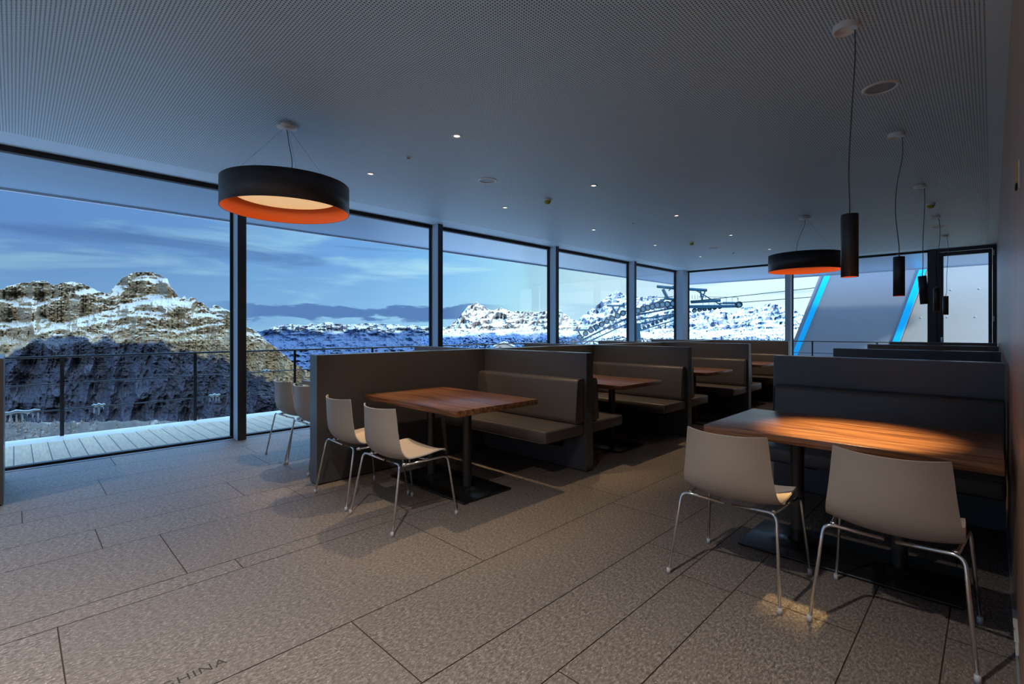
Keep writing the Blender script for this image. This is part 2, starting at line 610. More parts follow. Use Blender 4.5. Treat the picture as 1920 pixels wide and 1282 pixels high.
# window wall on the left: posts every three metres, one pane between each pair
post_y = [-7.0, -4.1, -1.12, 1.882, 4.862, 7.895, 11.03]
PW = 0.10
k = 0
tn = 0
for py in post_y:
    tn += 1
    t = struct('trim_%d' % tn, MB().box(XG + 0.012, XP, py, py + PW, 0.0, HC, 0.002, 1), M['frame'])
    struct('post_groove', MB().box(XG + 0.03, XG + 0.045, py - 0.002, py, 0.0, HC), M['gap'], t)
    struct('room_face_shade', MB().box(XP, XP + 0.004, py + 0.002, py + PW - 0.002, 0.003, HC - 0.004), M['frame_dark'], t)  # dark sheet paints in the backlit shade on the post's room side
tn += 1
# the corner post
cp = struct('trim_%d' % tn, MB().box(XG + 0.012, -6.43, 13.66, YF - 0.012, 0.0, HC, 0.002, 1), M['frame'])
struct('post_groove', MB().box(XG + 0.03, XG + 0.045, 13.657, 13.66, 0.0, HC), M['gap'], cp)


def window(idx, y0, y1):
    w = empty('window_%d' % idx, (XG, y0, 0))
    w['kind'] = 'structure'
    L = y1 - y0
    MB().box(-0.012, 0.012, 0.0, L, 0.035, HC - 0.035).build('glass_pane', M['glass'], w)
    f = MB()
    f.box(-0.03, 0.045, 0, L, 0.0, 0.03)
    f.box(-0.03, 0.045, 0, L, HC - 0.055, HC)
    f.box(-0.02, 0.02, 0.0, 0.022, 0.03, HC - 0.04)
    f.box(-0.02, 0.02, L - 0.022, L, 0.03, HC - 0.04)
    f.build('window_frame', M['gap'], w)
    MB().box(0.045, 0.105, 0, L, 0.0, 0.006).build('floor_track', M['trim_light'], w)
    return w


wy = [p for p in post_y] + [13.66]
for i in range(len(wy) - 1):
    window(i + 1, wy[i] + (PW if i < len(post_y) else 0), wy[i + 1])

# far glazing: two panes, a mullion and a framed glass door
YM = YF
def far_window(idx, x0, x1):
    w = empty('window_%d' % idx, (x0, YM, 0))
    w['kind'] = 'structure'
    L = x1 - x0
    MB().box(0.0, L, -0.012, 0.012, 0.035, HC - 0.035).build('glass_pane', M['glass'], w)
    f = MB()
    f.box(0, L, -0.045, 0.03, 0.0, 0.03)
    f.box(0, L, -0.045, 0.03, HC - 0.045, HC)
    f.box(0, 0.022, -0.02, 0.02, 0.03, HC - 0.04)
    f.box(L - 0.022, L, -0.02, 0.02, 0.03, HC - 0.04)
    f.build('window_frame', M['gap'], w)
    return w


far_window(8, -6.43, -3.78)
far_window(9, -3.66, -0.98)
tn += 1
struct('trim_%d' % tn, MB().box(-3.78, -3.66, YM - 0.20, YM - 0.012, 0.0, HC, 0.002, 1), M['frame'])
tn += 1
struct('trim_%d' % tn, MB().box(-0.98, -0.85, YM - 0.12, YM + 0.03, 0.0, HC, 0.002, 1), M['frame_dark'])
dr = empty('door_1', (-0.85, YM - 0.04, 0))
dr['kind'] = 'structure'
f = MB()
f.box(0.0, 0.055, -0.04, 0.04, 0.0, HC)
f.box(0.865, 0.928, -0.04, 0.04, 0.0, HC)
f.box(0.055, 0.865, -0.04, 0.04, HC - 0.07, HC)
f.build('door_frame', M['frame_dark'], dr)
lf = MB()
lf.box(0.058, 0.115, -0.05, 0.03, 0.01, HC - 0.08, 0.004, 1)
lf.box(0.805, 0.862, -0.05, 0.03, 0.01, HC - 0.08, 0.004, 1)
lf.box(0.115, 0.805, -0.05, 0.03, 0.01, 0.13, 0.004, 1)
lf.box(0.115, 0.805, -0.05, 0.03, HC - 0.16, HC - 0.08, 0.004, 1)
leaf = lf.build('door_leaf', M['frame_dark'], dr)
MB().box(0.115, 0.805, -0.012, 0.0, 0.13, HC - 0.16).build('glass_pane', M['glass'], leaf)
h = MB()
h.tube([(0.085, -0.05, 1.04), (0.085, -0.10, 1.04), (0.20, -0.10, 1.04)], 0.010, 10)
h.box(0.068, 0.102, -0.058, -0.05, 0.94, 1.17, 0.003, 1)
h.build('door_handle', M['chrome'], leaf)
hg = MB()
for zz in (0.35, 1.5, HC - 0.22):
    hg.tube([(0.885, -0.055, zz), (0.885, -0.055, zz + 0.11)], 0.012, 10)
hg.build('hinge', M['white_metal'], dr)

# eaves that run out over the deck on both glazed sides
so = MB()
so.box(-8.62, -6.62, YB, 18.0, HC, HC + 0.22)
so.box(-6.62, 0.9, YF, 18.0, HC, HC + 0.22)
tn += 1
sof = struct('trim_%d' % tn, so, M['soffit'])
fa = MB()
fa.box(-8.66, -8.62, YB, 18.04, HC - 0.03, HC + 0.26)
fa.box(-8.62, 0.9, 18.0, 18.04, HC - 0.03, HC + 0.26)
struct('fascia_board', fa, M['fascia'], sof)

# ------------------------------------------------------------------ deck and railings
dk = MB()
dk.box(-8.42, -6.705, YB, 16.35, -0.16, -0.005)
dk.box(-6.705, 0.9, YF + 0.08, 16.35, -0.16, -0.005)
struct('deck', dk, M['deck'])


def railing(name, label, a, b_, n, along):
    r = empty(name, (a[0], a[1], -0.005))
    tag(r, label, 'railing')
    L = b_[1] - a[1] if along == 'y' else b_[0] - a[0]
    def P(t, z):
        return (0, t, z) if along == 'y' else (t, 0, z)
    for k in range(n + 1):
        t = L * k / n
        p = MB()
        if along == 'y':
            p.box(-0.005, 0.005, t - 0.02, t + 0.02, 0.0, 0.995)
        else:
            p.box(t - 0.02, t + 0.02, -0.005, 0.005, 0.0, 0.995)
        p.build('railing_post', M['rail'], r)
    MB().tube([P(-0.02, 0.998), P(L + 0.02, 0.998)], 0.014, 10).build('top_rail', M['rail'], r)
    for z in (0.33, 0.66):
        MB().tube([P(0, z), P(L, z)], 0.0085, 8).build('middle_rail', M['rail'], r)
    return r


railing('railing', 'thin steel railing along the timber deck beyond the long window wall', (-8.37, -6.79), (-8.37, 16.30), 16, 'y')
railing('railing', 'thin steel railing across the deck beyond the far end windows', (-8.30, 16.30), (0.85, 16.30), 6, 'x')

# ice hanging from the lowest rail
ice = [(0.02, 0.42, 0.33, 9, 'long fringe of icicles on the lowest deck rail, left of the first railing post'),
       (0.78, 0.14, 0.33, 3, 'small lump of snow on the lowest deck rail, right of the first railing post'),
       (2.12, 0.16, 0.33, 4, 'short icicles hanging beside the window post on the lowest deck rail'),
       (2.86, 0.12, 0.655, 2, 'snow lump on the middle deck rail behind the two window-side chairs')]
ri = random.Random(5)
for (yc, L, z, n, lab) in ice:
    e = MB()
    pts = [(-8.37, yc - L / 2 + L * t / 8, z + 0.012 + 0.010 * math.sin(t * 1.9)) for t in range(9)]
    e.tube(pts, [0.006, 0.016, 0.020, 0.018, 0.022, 0.018, 0.020, 0.015, 0.006], 8)
    for k in range(n):
        yy = yc - L / 2 + L * (k + 0.5) / n
        ln = ri.uniform(0.04, 0.13)
        e.tube([(-8.37, yy, z - 0.002), (-8.37, yy + 0.003, z - ln * 0.6), (-8.37, yy, z - ln)], [0.009, 0.006, 0.001], 6)
    tag(e.build('icicles', M['ice']), lab, 'ice')

# ------------------------------------------------------------------ partitions
PH, PT = 1.115, 0.105


def partition(label, x0, x1, y0, y1):
    r = empty('partition_wall', ((x0 + x1) / 2, (y0 + y1) / 2, 0))
    tag(r, label, 'partition', 'dark booth partitions')
    hx, hy = (x1 - x0) / 2, (y1 - y0) / 2
    e = 0.006
    if hx > hy:
        MB().box(-hx + e, hx - e, -hy, hy, 0.012, PH - e).build('panel_core', M['panel'], r)
        m_ = MB().box(-hx, -hx + e, -hy, hy, 0.012, PH)
        m_.box(hx - e, hx, -hy, hy, 0.012, PH)
        m_.box(-hx + e, hx - e, -hy, hy, PH - e, PH)
    else:
        MB().box(-hx, hx, -hy + e, hy - e, 0.012, PH - e).build('panel_core', M['panel'], r)
        m_ = MB().box(-hx, hx, -hy, -hy + e, 0.012, PH)
        m_.box(-hx, hx, hy - e, hy, 0.012, PH)
        m_.box(-hx, hx, -hy + e, hy - e, PH - e, PH)
    eb = m_.build('edge_band', M['edge'], r)
    eb['label'] = 'satin metal edge band'
    MB().box(-hx + 0.01, hx - 0.01, -hy + 0.01, hy - 0.01, 0.0, 0.012).build('foot_strip', M['gap'], r)
    return r


SX0, SX1 = -4.25, -4.112
partition('long dark partition running away behind the first table and its two chairs', SX0, SX1, 1.812, 10.2)
LY = [3.745, 5.885, 8.02, 10.10]
ordl = ['short dark partition behind the bench of the nearest left booth',
        'second short partition from the front in the left aisle row',
        'third short partition from the front in the left aisle row',
        'farthest short partition of the left aisle row, by the corner window']
for y, lab in zip(LY, ordl):
    partition(lab, SX1, -2.70, y, y + PT)
ordw = ['window-side partition tip seen over the long partition, left of the second window post',
        'second window-side partition tip showing beyond the long partition',
        'third window-side partition tip showing beyond the long partition',
        'farthest window-side partition tip below the lift machinery']
for y, lab in zip(LY, ordw):
    partition(lab, -5.50, SX0, y, y + PT)
partition('sliver of a steel-blue partition at the left edge of the picture', -6.30, -5.345, -0.16, -0.055)
RY = [4.54, 6.74, 8.95, 11.15]
ordr = ['wide dark partition behind the bench of the nearest right booth',
        'second wide partition from the front beside the wooden wall',
        'third wide partition from the front beside the wooden wall',
        'farthest wide partition beside the wooden wall, under the glass door']
for y, lab in zip(RY, ordr):
    partition(lab, -1.327, 0.068, y, y + PT)


# ------------------------------------------------------------------ benches
def make_bench(L, name='booth_bench'):
    """Back against y = 0, sitting towards -y, centred on x."""
    r = empty(name)
    h = L / 2
    b_ = bmesh.new()
    s_ = MB().box(-h, h, -0.565, -0.004, 0.345, 0.458, 0.022, 4)
    seat = s_.build('seat', M['leather'], r)
    MB().tube([(-h + 0.02, -0.566, 0.352), (h - 0.02, -0.566, 0.352)], 0.003, 6).build('piping', M['seam'], seat)
    b_.free()
    # leaning back cushion
    prof = [(-0.004, 0.462), (-0.125, 0.462), (-0.130, 0.50), (-0.100, 0.845), (-0.088, 0.868), (-0.064, 0.876), (-0.004, 0.876)]
    bk = MB().prism(prof, 'x', -h + 0.004, h - 0.004, bev=0.008).build('backrest', M['leather'], r)
    for sx in (-1, 1):
        pts = [(sx * (h - 0.006), -0.129, 0.475), (sx * (h - 0.006), -0.131, 0.51), (sx * (h - 0.006), -0.102, 0.84), (sx * (h - 0.006), -0.088, 0.866)]
        MB().tube(pts, 0.0045, 6).build('piping', M['seam'], bk)
    for sx in (-0.6, 0.6):
        MB().prism([(-0.004, 0.20), (-0.004, 0.342), (-0.48, 0.342), (-0.48, 0.325)], 'x', sx * h - 0.02, sx * h + 0.02).build('bracket', M['gap'], r)
    return r


LCX, LL = (SX1 - 2.715) / 2, 2.715 * -1 - SX1 - 0.012
LL = (-2.715) - SX1 - 0.012
b0 = make_bench(LL)
b0.location = (LCX, LY[0], 0)
tag(b0, 'dark leather bench facing the camera in the nearest left booth', 'bench', 'leather booth benches')
side = [('bench with its end showing just behind the first short partition of the left aisle row', LY[0] + PT, math.pi),
        ('camera-facing bench of the second left booth, beyond the second wooden table', LY[1], 0),
        ('bench with its end showing just behind the second short partition of the left aisle row', LY[1] + PT, math.pi),
        ('camera-facing bench of the third left booth', LY[2], 0),
        ('bench with its end showing just behind the third short partition of the left aisle row', LY[2] + PT, math.pi),
        ('camera-facing bench of the fourth and farthest left booth', LY[3], 0)]
for lab, y, rz in side:
    dup(b0, (LCX, y, 0), rz, lab)
dup(b0, (-4.87 , LY[0], 0), 0, 'bench on the window side behind the long partition').scale = (1.22 / LL, 1, 1)
RCX, RL = (-1.30 + 0.062) / 2, 1.362
r0 = make_bench(RL)
r0.location = (RCX, RY[0], 0)
tag(r0, 'dark leather bench behind the lit table beside the wooden wall', 'bench', 'leather booth benches')
rs = [('bench backing onto the far face of the nearest wide partition', RY[0] + PT, math.pi),
      ('bench in front of the second wide partition', RY[1], 0)]
for lab, y, rz in rs:
    dup(r0, (RCX, y, 0), rz, lab)


# ------------------------------------------------------------------ tables
def make_table(L=1.305, W=0.872, bl=1.03, bw=0.515, leg=0.25):
    r = empty('dining_table')
    t = 0.044
    MB().box(-L / 2, L / 2, -W / 2, W / 2, 0.75 - t, 0.75, 0.0025, 2).build('tabletop', M['table_wood'], r)
    MB().box(-0.40, 0.40, -0.22, 0.22, 0.75 - t - 0.02, 0.75 - t - 0.0005).build('top_plate', M['steel_dark'], r)
    b_ = MB()
    b_.box(-bl / 2, bl / 2, -bw / 2, bw / 2, 0.004, 0.018, 0.004, 2)
    base = b_.build('base_plate', M['steel_dark'], r)
    for sx in (-1, 1):
        MB().lathe([(0.15, 0.0182), (0.12, 0.0200), (0.09, 0.0235), (0.062, 0.030), (0.050, 0.036)], (sx * leg, 0, 0), 40).build('column_cover', M['steel_dark'], base)
        MB().lathe([(0.038, 0.020), (0.038, 0.687)], (sx * leg, 0, 0), 40).build('leg', M['leg_dark'], r)
    for sx in (-1, 1):
        for sy in (-1, 1):
            MB().lathe([(0.0, 0.0), (0.014, 0.0), (0.014, 0.004)], (sx * (bl / 2 - 0.04), sy * (bw / 2 - 0.04), 0), 12).build('foot_pad', M['gap'], base)
    return r


t0 = make_table()
t0.location = (-3.375, 2.650, 0)
tag(t0, 'brown wooden table on two dark columns in the nearest left booth', 'table', 'wooden booth tables')
dup(t0, (-3.375, 4.83, 0), 0, 'wooden table of the second left booth, seen past the first partition end')
dup(t0, (-3.375, 6.99, 0), 0, 'wooden table of the third left booth')
dup(t0, (-3.375, 9.13, 0), 0, 'farthest wooden table of the left row')
dup(t0, (-5.05, 2.77, 0), 0, 'window-side table whose corner shows beside the long partition')
dup(t0, (-0.611, 3.405, 0), 0, 'large wooden table glowing under the nearest cylinder pendant, beside the wooden wall')


# ------------------------------------------------------------------ chairs
def cr(pts, n):
    """Catmull-Rom through pts (list of tuples), n samples per span."""
    P = [Vector(p) for p in pts]
    P = [P[0] * 2 - P[1]] + P + [P[-1] * 2 - P[-2]]
    out = []
    for i in range(1, len(P) - 2):
        for k in range(n):
            t = k / n
            a, b_, c, e = P[i - 1], P[i], P[i + 1], P[i + 2]
            out.append(0.5 * ((2 * b_) + (c - a) * t + (2 * a - 5 * b_ + 4 * c - e) * t * t + (3 * b_ - 3 * c + e - a) * t ** 3))
    out.append(P[-2])
    return out


def make_chair():
    r = empty('shell_chair')
    # rows: y, z of the centre line; half width; forward push of the side; lift of the side
    rows = [(-0.262, 0.800, 0.198, 0.070, 0.006), (-0.256, 0.740, 0.205, 0.070, 0.002), (-0.250, 0.660, 0.213, 0.068, 0.0),
            (-0.240, 0.590, 0.222, 0.064, 0.0), (-0.222, 0.530, 0.231, 0.056, 0.003), (-0.186, 0.478, 0.238, 0.046, 0.012),
            (-0.130, 0.446, 0.240, 0.026, 0.026), (-0.060, 0.434, 0.238, 0.006, 0.036), (0.030, 0.436, 0.236, 0.0, 0.037),
            (0.110, 0.447, 0.234, -0.002, 0.034), (0.170, 0.457, 0.232, -0.004, 0.028), (0.210, 0.459, 0.228, -0.010, 0.022),
            (0.238, 0.450, 0.218, -0.022, 0.016)]
    A = cr([(a[0], a[1], a[2]) for a in rows], 4)
    B = cr([(a[3], a[4], 0) for a in rows], 4)
    nx = 17
    top = []
    for a, b_ in zip(A, B):
        for i in range(nx):
            q = -1 + 2 * i / (nx - 1)
            k = abs(q) ** 2.2
            top.append(Vector((a[2] * q, a[0] + b_[0] * k, a[1] + b_[1] * k)))
    nr = len(A)
    N = [Vector() for _ in top]
    fs = []
    for j in range(nr - 1):
        for i in range(nx - 1):
            q = (j * nx + i, j * nx + i + 1, (j + 1) * nx + i + 1, (j + 1) * nx + i)
            fs.append(q)
            n = (top[q[1]] - top[q[0]]).cross(top[q[3]] - top[q[0]])
            for t in q:
                N[t] += n
    for n in N:
        n.normalize()
    # the face that carries the sitter looks up / forward
    if N[(nr - 8) * nx + nx // 2].z < 0:
        N = [-n for n in N]
    T = 0.0085
    outv = [p - n * T for p, n in zip(top, N)]
    up = N[(nr - 8) * nx + nx // 2].z > 0
    rim = []
    loop = [i for i in range(nx)] + [j * nx + nx - 1 for j in range(1, nr)] + [(nr - 1) * nx + i for i in range(nx - 2, -1, -1)] + [j * nx for j in range(nr - 2, 0, -1)]
    n0 = len(top)
    rv = top + outv
    rf = [(loop[k], loop[(k + 1) % len(loop)], loop[(k + 1) % len(loop)] + n0, loop[k] + n0) for k in range(len(loop))]
    # outer shell = underside and rim
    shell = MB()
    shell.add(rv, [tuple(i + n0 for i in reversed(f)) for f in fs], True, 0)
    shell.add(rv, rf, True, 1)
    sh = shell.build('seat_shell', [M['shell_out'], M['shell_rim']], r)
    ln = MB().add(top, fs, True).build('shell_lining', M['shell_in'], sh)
    ln['label'] = 'cream inner face'
    # four chrome legs, each bent in under the shell
    def bend(p0, p1, p2, rad=0.045, n=7):
        p0, p1, p2 = Vector(p0), Vector(p1), Vector(p2)
        a = p1 + (p0 - p1).normalized() * rad
        c = p1 + (p2 - p1).normalized() * rad
        return [p0] + [(a * (1 - t) ** 2 + p1 * 2 * t * (1 - t) + c * t * t) for t in [i / n for i in range(n + 1)]] + [p2]
    R = 0.0078
    for sx in (-1, 1):
        MB().tube(bend((sx * 0.277, -0.265, 0.020), (sx * 0.240, -0.185, 0.440), (sx * 0.02, -0.150, 0.418)), R, 12).build('leg', M['chrome'], r)
        MB().tube(bend((sx * 0.277, 0.262, 0.020), (sx * 0.246, 0.205, 0.430), (sx * 0.215, -0.150, 0.424), 0.04), R, 12).build('leg', M['chrome'], r)
    fr_ = MB()
    fr_.tube([(-0.21, 0.06, 0.424), (-0.12, 0.06, 0.418), (0.12, 0.06, 0.418), (0.21, 0.06, 0.424)], 0.007, 10)
    for sx in (-1, 1):
        for yy in (-0.13, 0.05):
            fr_.lathe([(0.0, -0.012), (0.013, -0.010), (0.013, 0.012), (0.0, 0.014)], (sx * 0.212, yy, 0.424), 12)
    fr_.build('under_frame', M['chrome'], r)
    for sx in (-1, 1):
        for sy in (-1, 1):
            x_, y_ = sx * 0.278, sy * 0.2665 - (0 if sy < 0 else 0.0045)
            MB().lathe([(0.0, 0.0), (0.0115, 0.0), (0.0105, 0.030), (0.0, 0.031)], (x_, y_, 0), 14).build('foot_glide', M['glide'], r)
    return r


ch = make_chair()
ch.location = (-3.035, 1.975, 0)
tag(ch, 'taupe shell chair at the nearest left table, right of its pair', 'chair', 'shell chairs on chrome legs')
dup(ch, (-3.66, 1.985, 0), math.radians(-1.5), 'taupe shell chair at the nearest left table, next to the long partition')
dup(ch, (-5.275, 2.165, 0), math.radians(1), 'shell chair nearest the window glass, beyond the long partition')
dup(ch, (-4.72, 2.145, 0), 0, 'shell chair half hidden behind the end of the long partition')
dup(ch, (-0.985, 2.78, 0), 0, 'taupe shell chair at the lit table, left of its pair')
dup(ch, (-0.315, 2.815, 0), 0, 'taupe shell chair at the lit table, next to the wooden wall')


# ------------------------------------------------------------------ drum pendants
def spot(name, loc, energy, size, blend=0.4, color=(1.0, 0.72, 0.42), rad=0.03, parent=None):
    l = bpy.data.lights.new(name, 'SPOT')
    l.energy = energy
    l.spot_size = math.radians(size)
    l.spot_blend = blend
    l.color = color
    l.shadow_soft_size = rad
    o = bpy.data.objects.new(name, l)
    COL.objects.link(o)
    o.location = loc
    if parent:
        o.parent = parent
    return o


def drum(label, x, y, zt, zb, R, cord_off, glow):
    r = empty('drum_pendant', (x, y, 0))
    tag(r, label, 'pendant lamp', 'black drum pendants lined in orange')
    c = MB()
    c.lathe([(0.0, HC - 0.045), (0.035, HC - 0.044), (0.078, HC - 0.030), (0.082, HC - 0.024), (0.078, HC - 0.020), (0.055, HC - 0.018), (0.055, HC)], n=40)
    c.build('canopy', M['white_metal'], r)
    T = 0.006
    sh = MB().lathe([(R - T, zb), (R, zb), (R, zt), (R - T, zt)], n=96)
    shade = sh.build('shade', M['lamp_black'], r)
    MB().lathe([(R - T, zb + 0.0005), (R - T - 0.001, zb + 0.002), (R - T - 0.001, zt - 0.012), (R - T, zt - 0.01)], n=96).build('shade_lining', M['lamp_orange'], shade)
    zd = zb + 0.115
    d_ = MB().disc((0, 0, zd), R * 0.80, 72)
    d_.lathe([(R * 0.80, zd), (R * 0.80, zd + 0.05)], n=72)
    d_.build('diffuser', M['diffuser'], r)
    MB().lathe([(0, zd + 0.06), (R - T - 0.002, zd + 0.06), (R - T - 0.002, zd + 0.064), (0, zd + 0.064)], n=72).build('top_plate', M['lamp_black'], r)
    MB().tube(cr([(0.0, 0.0, HC - 0.045), cord_off[0], cord_off[1], cord_off[2], (cord_off[2][0], cord_off[2][1], zd + 0.064)], 6), 0.0035, 8).build('cord', M['cord'], r)
    for k in range(3):
        a = math.radians(20 + 120 * k)
        MB().tube([(0.03 * math.cos(a), 0.03 * math.sin(a), HC - 0.044), (R * 0.93 * math.cos(a), R * 0.93 * math.sin(a), zd + 0.064)], 0.0009, 5).build('suspension_wire', M['wire'], r)
    if glow:
        # the ring of lamps inside throws light on the orange lining
        l = bpy.data.lights.new('drum_lamp', 'AREA')
        l.shape = 'DISK'
        l.size = R * 1.5
        l.energy = glow
        l.color = (1.0, 0.62, 0.30)
        o = bpy.data.objects.new('drum_lamp', l)
        COL.objects.link(o)
        o.location = (0, 0, zd - 0.004)
        o.parent = r
    return r


drum('large drum pendant hanging near the first window post, at the left', -4.262, 1.622, 2.560, 2.335, 0.50,
     [(0.01, 0.01, 2.92), (0.03, 0.03, 2.75), (0.015, 0.02, 2.60)], 3.6)
drum('large drum pendant hanging far back, just left of the nearest cylinder pendant', -2.047, 8.51, 2.485, 2.235, 0.50,
     [(0.0, 0.0, 2.95), (-0.06, -0.05, 2.75), (-0.09, -0.08, 2.60)], 6)


# ------------------------------------------------------------------ cylinder pendants
def cylinder_pendant(label, x, y, zt, zb, lean, sway, e):
    r = empty('cylinder_pendant', (x, y, 0))
    tag(r, label, 'pendant lamp', 'black cylinder pendants along the wooden wall')
    cx = -0.02
    c = MB()
    c.lathe([(0.0, HC - 0.030), (0.050, HC - 0.030), (0.052, HC - 0.034), (0.060, HC - 0.034), (0.062, HC - 0.030), (0.062, HC)], (cx, 0, 0), n=48)
    c.build('canopy', M['white_metal'], r)
    R = 0.0425
    mt = Matrix.Translation((0, 0, zt)) @ Matrix.Rotation(math.radians(lean), 4, Vector((-CW.x, -CW.y, 0)).normalized()) @ Matrix.Translation((0, 0, -zt))
    c = MB().lathe([(0, zt - 0.002), (R - 0.003, zt - 0.001), (R, zt - 0.004), (R, zb), (R - 0.003, zb), (R - 0.003, zb + 0.03)], n=40, mat=mt)
    sh = c.build('shade', M['lamp_black'], r)
    MB().lathe([(R - 0.0032, zb + 0.001), (R - 0.006, zb + 0.035), (0.030, zb + 0.05)], n=40, mat=mt).build('shade_lining', M['lamp_orange'], sh)
    b_ = MB().lathe([(0.031, zb + 0.05), (0.015, zb + 0.035), (0.0, zb + 0.031)], n=32, mat=mt)
    b_.build('bulb', M['bulb'], sh)
    bx = CR * (0.03)
    pts = [(bx.x + cx * 0, bx.y, HC - 0.033)] + [(CR.x * s_ + bx.x, CR.y * s_ + bx.y, z_) for s_, z_ in sway] + [(0, 0, zt - 0.002)]
    MB().tube(cr(pts, 6), 0.0036, 8).build('cord', M['cord'], r)
    MB().tube([(-0.025 * CR.x, -0.025 * CR.y, zt - 0.002), (-0.02 * CR.x, -0.02 * CR.y, zt + 0.02), (0, 0, zt + 0.022), (0.012 * CR.x, 0.012 * CR.y, zt - 0.002)], 0.002, 6).build('cable_grip', M['white_metal'], r)
    sp = spot('pendant_lamp', (0, 0, zb + 0.02), e, 62, 0.7, (1.0, 0.66, 0.27), 0.025, r)
    return r


pend = [('nearest and longest-looking cylinder pendant, over the lit table', -0.575, 3.325, 1.99, 1.633, 0, [(0.0, 2.86), (-0.02, 2.55), (-0.035, 2.25), (-0.03, 2.06)], 170),
        ('second cylinder pendant from the camera', -0.584, 5.483, 1.98, 1.631, 0, [(0.0, 2.86), (-0.05, 2.6), (-0.06, 2.35), (-0.03, 2.08)], 70),
        ('third cylinder pendant from the camera, hanging tilted before a cyan stripe', -0.597, 7.67, 1.983, 1.641, 5, [(0.0, 2.8), (-0.02, 2.4), (-0.02, 2.1)], 70),
        ('fourth cylinder pendant from the camera, before the dark door post', -0.596, 9.88, 1.969, 1.618, 0, [(0.02, 2.8), (-0.02, 2.3), (0.03, 2.05)], 70),
        ('farthest cylinder pendant, before the glass of the door', -0.603, 12.02, 1.952, 1.608, 0, [(0.02, 2.8), (-0.01, 2.3), (-0.01, 2.05)], 70)]
for a in pend:
    cylinder_pendant(*a)


# ------------------------------------------------------------------ ceiling fittings
def make_downlight():
    r = empty('downlight')
    fr_ = MB()
    fr_.lathe([(0.026, 0.0), (0.028, -0.006), (0.044, -0.005), (0.047, 0.0)], n=32)
    fr_.build('bezel', M['white_metal'], r)
    MB().lathe([(0.027, -0.001), (0.0, -0.0012)], n=32).build('lens', M['led'], r)
    return r


dl0 = None
where = {2.78: 'nearest', 4.89: 'second', 7.06: 'third', 9.23: 'fourth', 11.42: 'farthest'}
for xx, side_ in ((-3.42, 'right-hand'), (-4.935, 'window-side')):
    for yy, nm in where.items():
        lab = '%s lit downlight from the camera in the %s row of ceiling spots' % (nm, side_)
        if dl0 is None:
            dl0 = make_downlight()
            tag(dl0, lab, 'ceiling light', 'recessed ceiling downlights')
            dl0.location = (xx, yy, HC)
        else:
            dup(dl0, (xx, yy, HC), 0, lab)
        spot('downlight_or_fill', (xx, yy, HC - 0.012), 110, 70, 0.5, (1.0, 0.70, 0.40), 0.02)
# fill spots added out of view, without fittings, to brighten the room
for xx in (-1.2, -3.42, -4.935):
    for yy in (0.35, -1.4, -3.5, -5.6):
        if yy > 0 and xx != -1.2:
            continue
        spot('downlight_or_fill', (xx, yy, HC - 0.012), 260 if xx > -2 else 100, 122, 0.8, (1.0, 0.92, 0.82), 0.03)

dt = None
for (xx, yy, lab) in ((-4.23, 4.99, 'yellow-green detector cap on the ceiling near the second window post'),
                      (-4.25, 9.42, 'yellow-green detector cap on the ceiling near the corner window'),
                      (-0.60, 8.86, 'yellow-green detector cap beside the third cylinder pendant cord')):
    if dt is None:
        dt = empty('smoke_detector')
        tag(dt, None, 'detector', 'ceiling smoke detectors')
        MB().lathe([(0.052, 0.0), (0.052, -0.012), (0.046, -0.020)], n=32).build('detector_base', M['white_metal'], dt)
        MB().lathe([(0.046, -0.020), (0.044, -0.036), (0.030, -0.058), (0.012, -0.064), (0, -0.064)], n=32).build('dust_cap', M['detector'], dt)
        dt.location = (xx, yy, HC)
        dt['label'] = lab
    else:
        dup(dt, (xx, yy, HC), 0, lab)
spk = None
for (xx, yy, lab) in ((-4.185, 3.858, 'round ceiling speaker between the two downlight rows, nearer the camera'),
                      (-4.196, 10.37, 'round ceiling speaker between the two downlight rows, far back'),
                      (-0.568, 4.353, 'large round ceiling speaker at the upper right'),
                      (-0.632, 10.874, 'round ceiling speaker among the far cylinder pendants')):
    if spk is None:
        spk = empty('ceiling_speaker')
        tag(spk, None, 'speaker', 'round ceiling speakers')
        MB().lathe([(0.088, -0.001), (0.090, -0.008), (0.106, -0.007), (0.112, 0.0)], n=56).build('speaker_ring', M['white_metal'], spk)
        g_ = MB().disc((0, 0, -0.0025), 0.089, 56).build('speaker_grille', M['plastic_grey'], spk)
        spk.location = (xx, yy, HC)
        spk['label'] = lab
    else:
        dup(spk, (xx, yy, HC), 0, lab)
sp0 = None
for (xx, yy, lab) in ((-4.199, 2.783, 'small flat sprinkler head left of the nearest downlight'),
                      (-4.166, 7.062, 'small flat sprinkler head between the third pair of downlights'),
                      (-4.169, 11.40, 'small flat sprinkler head between the farthest pair of downlights')):
    if sp0 is None:
        sp0 = empty('sprinkler_head')
        tag(sp0, None, 'sprinkler', 'ceiling sprinkler heads')
        MB().lathe([(0.038, 0.0), (0.034, -0.005), (0.020, -0.006)], n=28).build('escutcheon', M['white_metal'], sp0)
        MB().lathe([(0.018, -0.002), (0.018, -0.014), (0.0, -0.016)], n=20).build('cover_plate', M['plastic_grey'], sp0)
        sp0.location = (xx, yy, HC)
        sp0['label'] = lab
    else:
        dup(sp0, (xx, yy, HC), 0, lab)

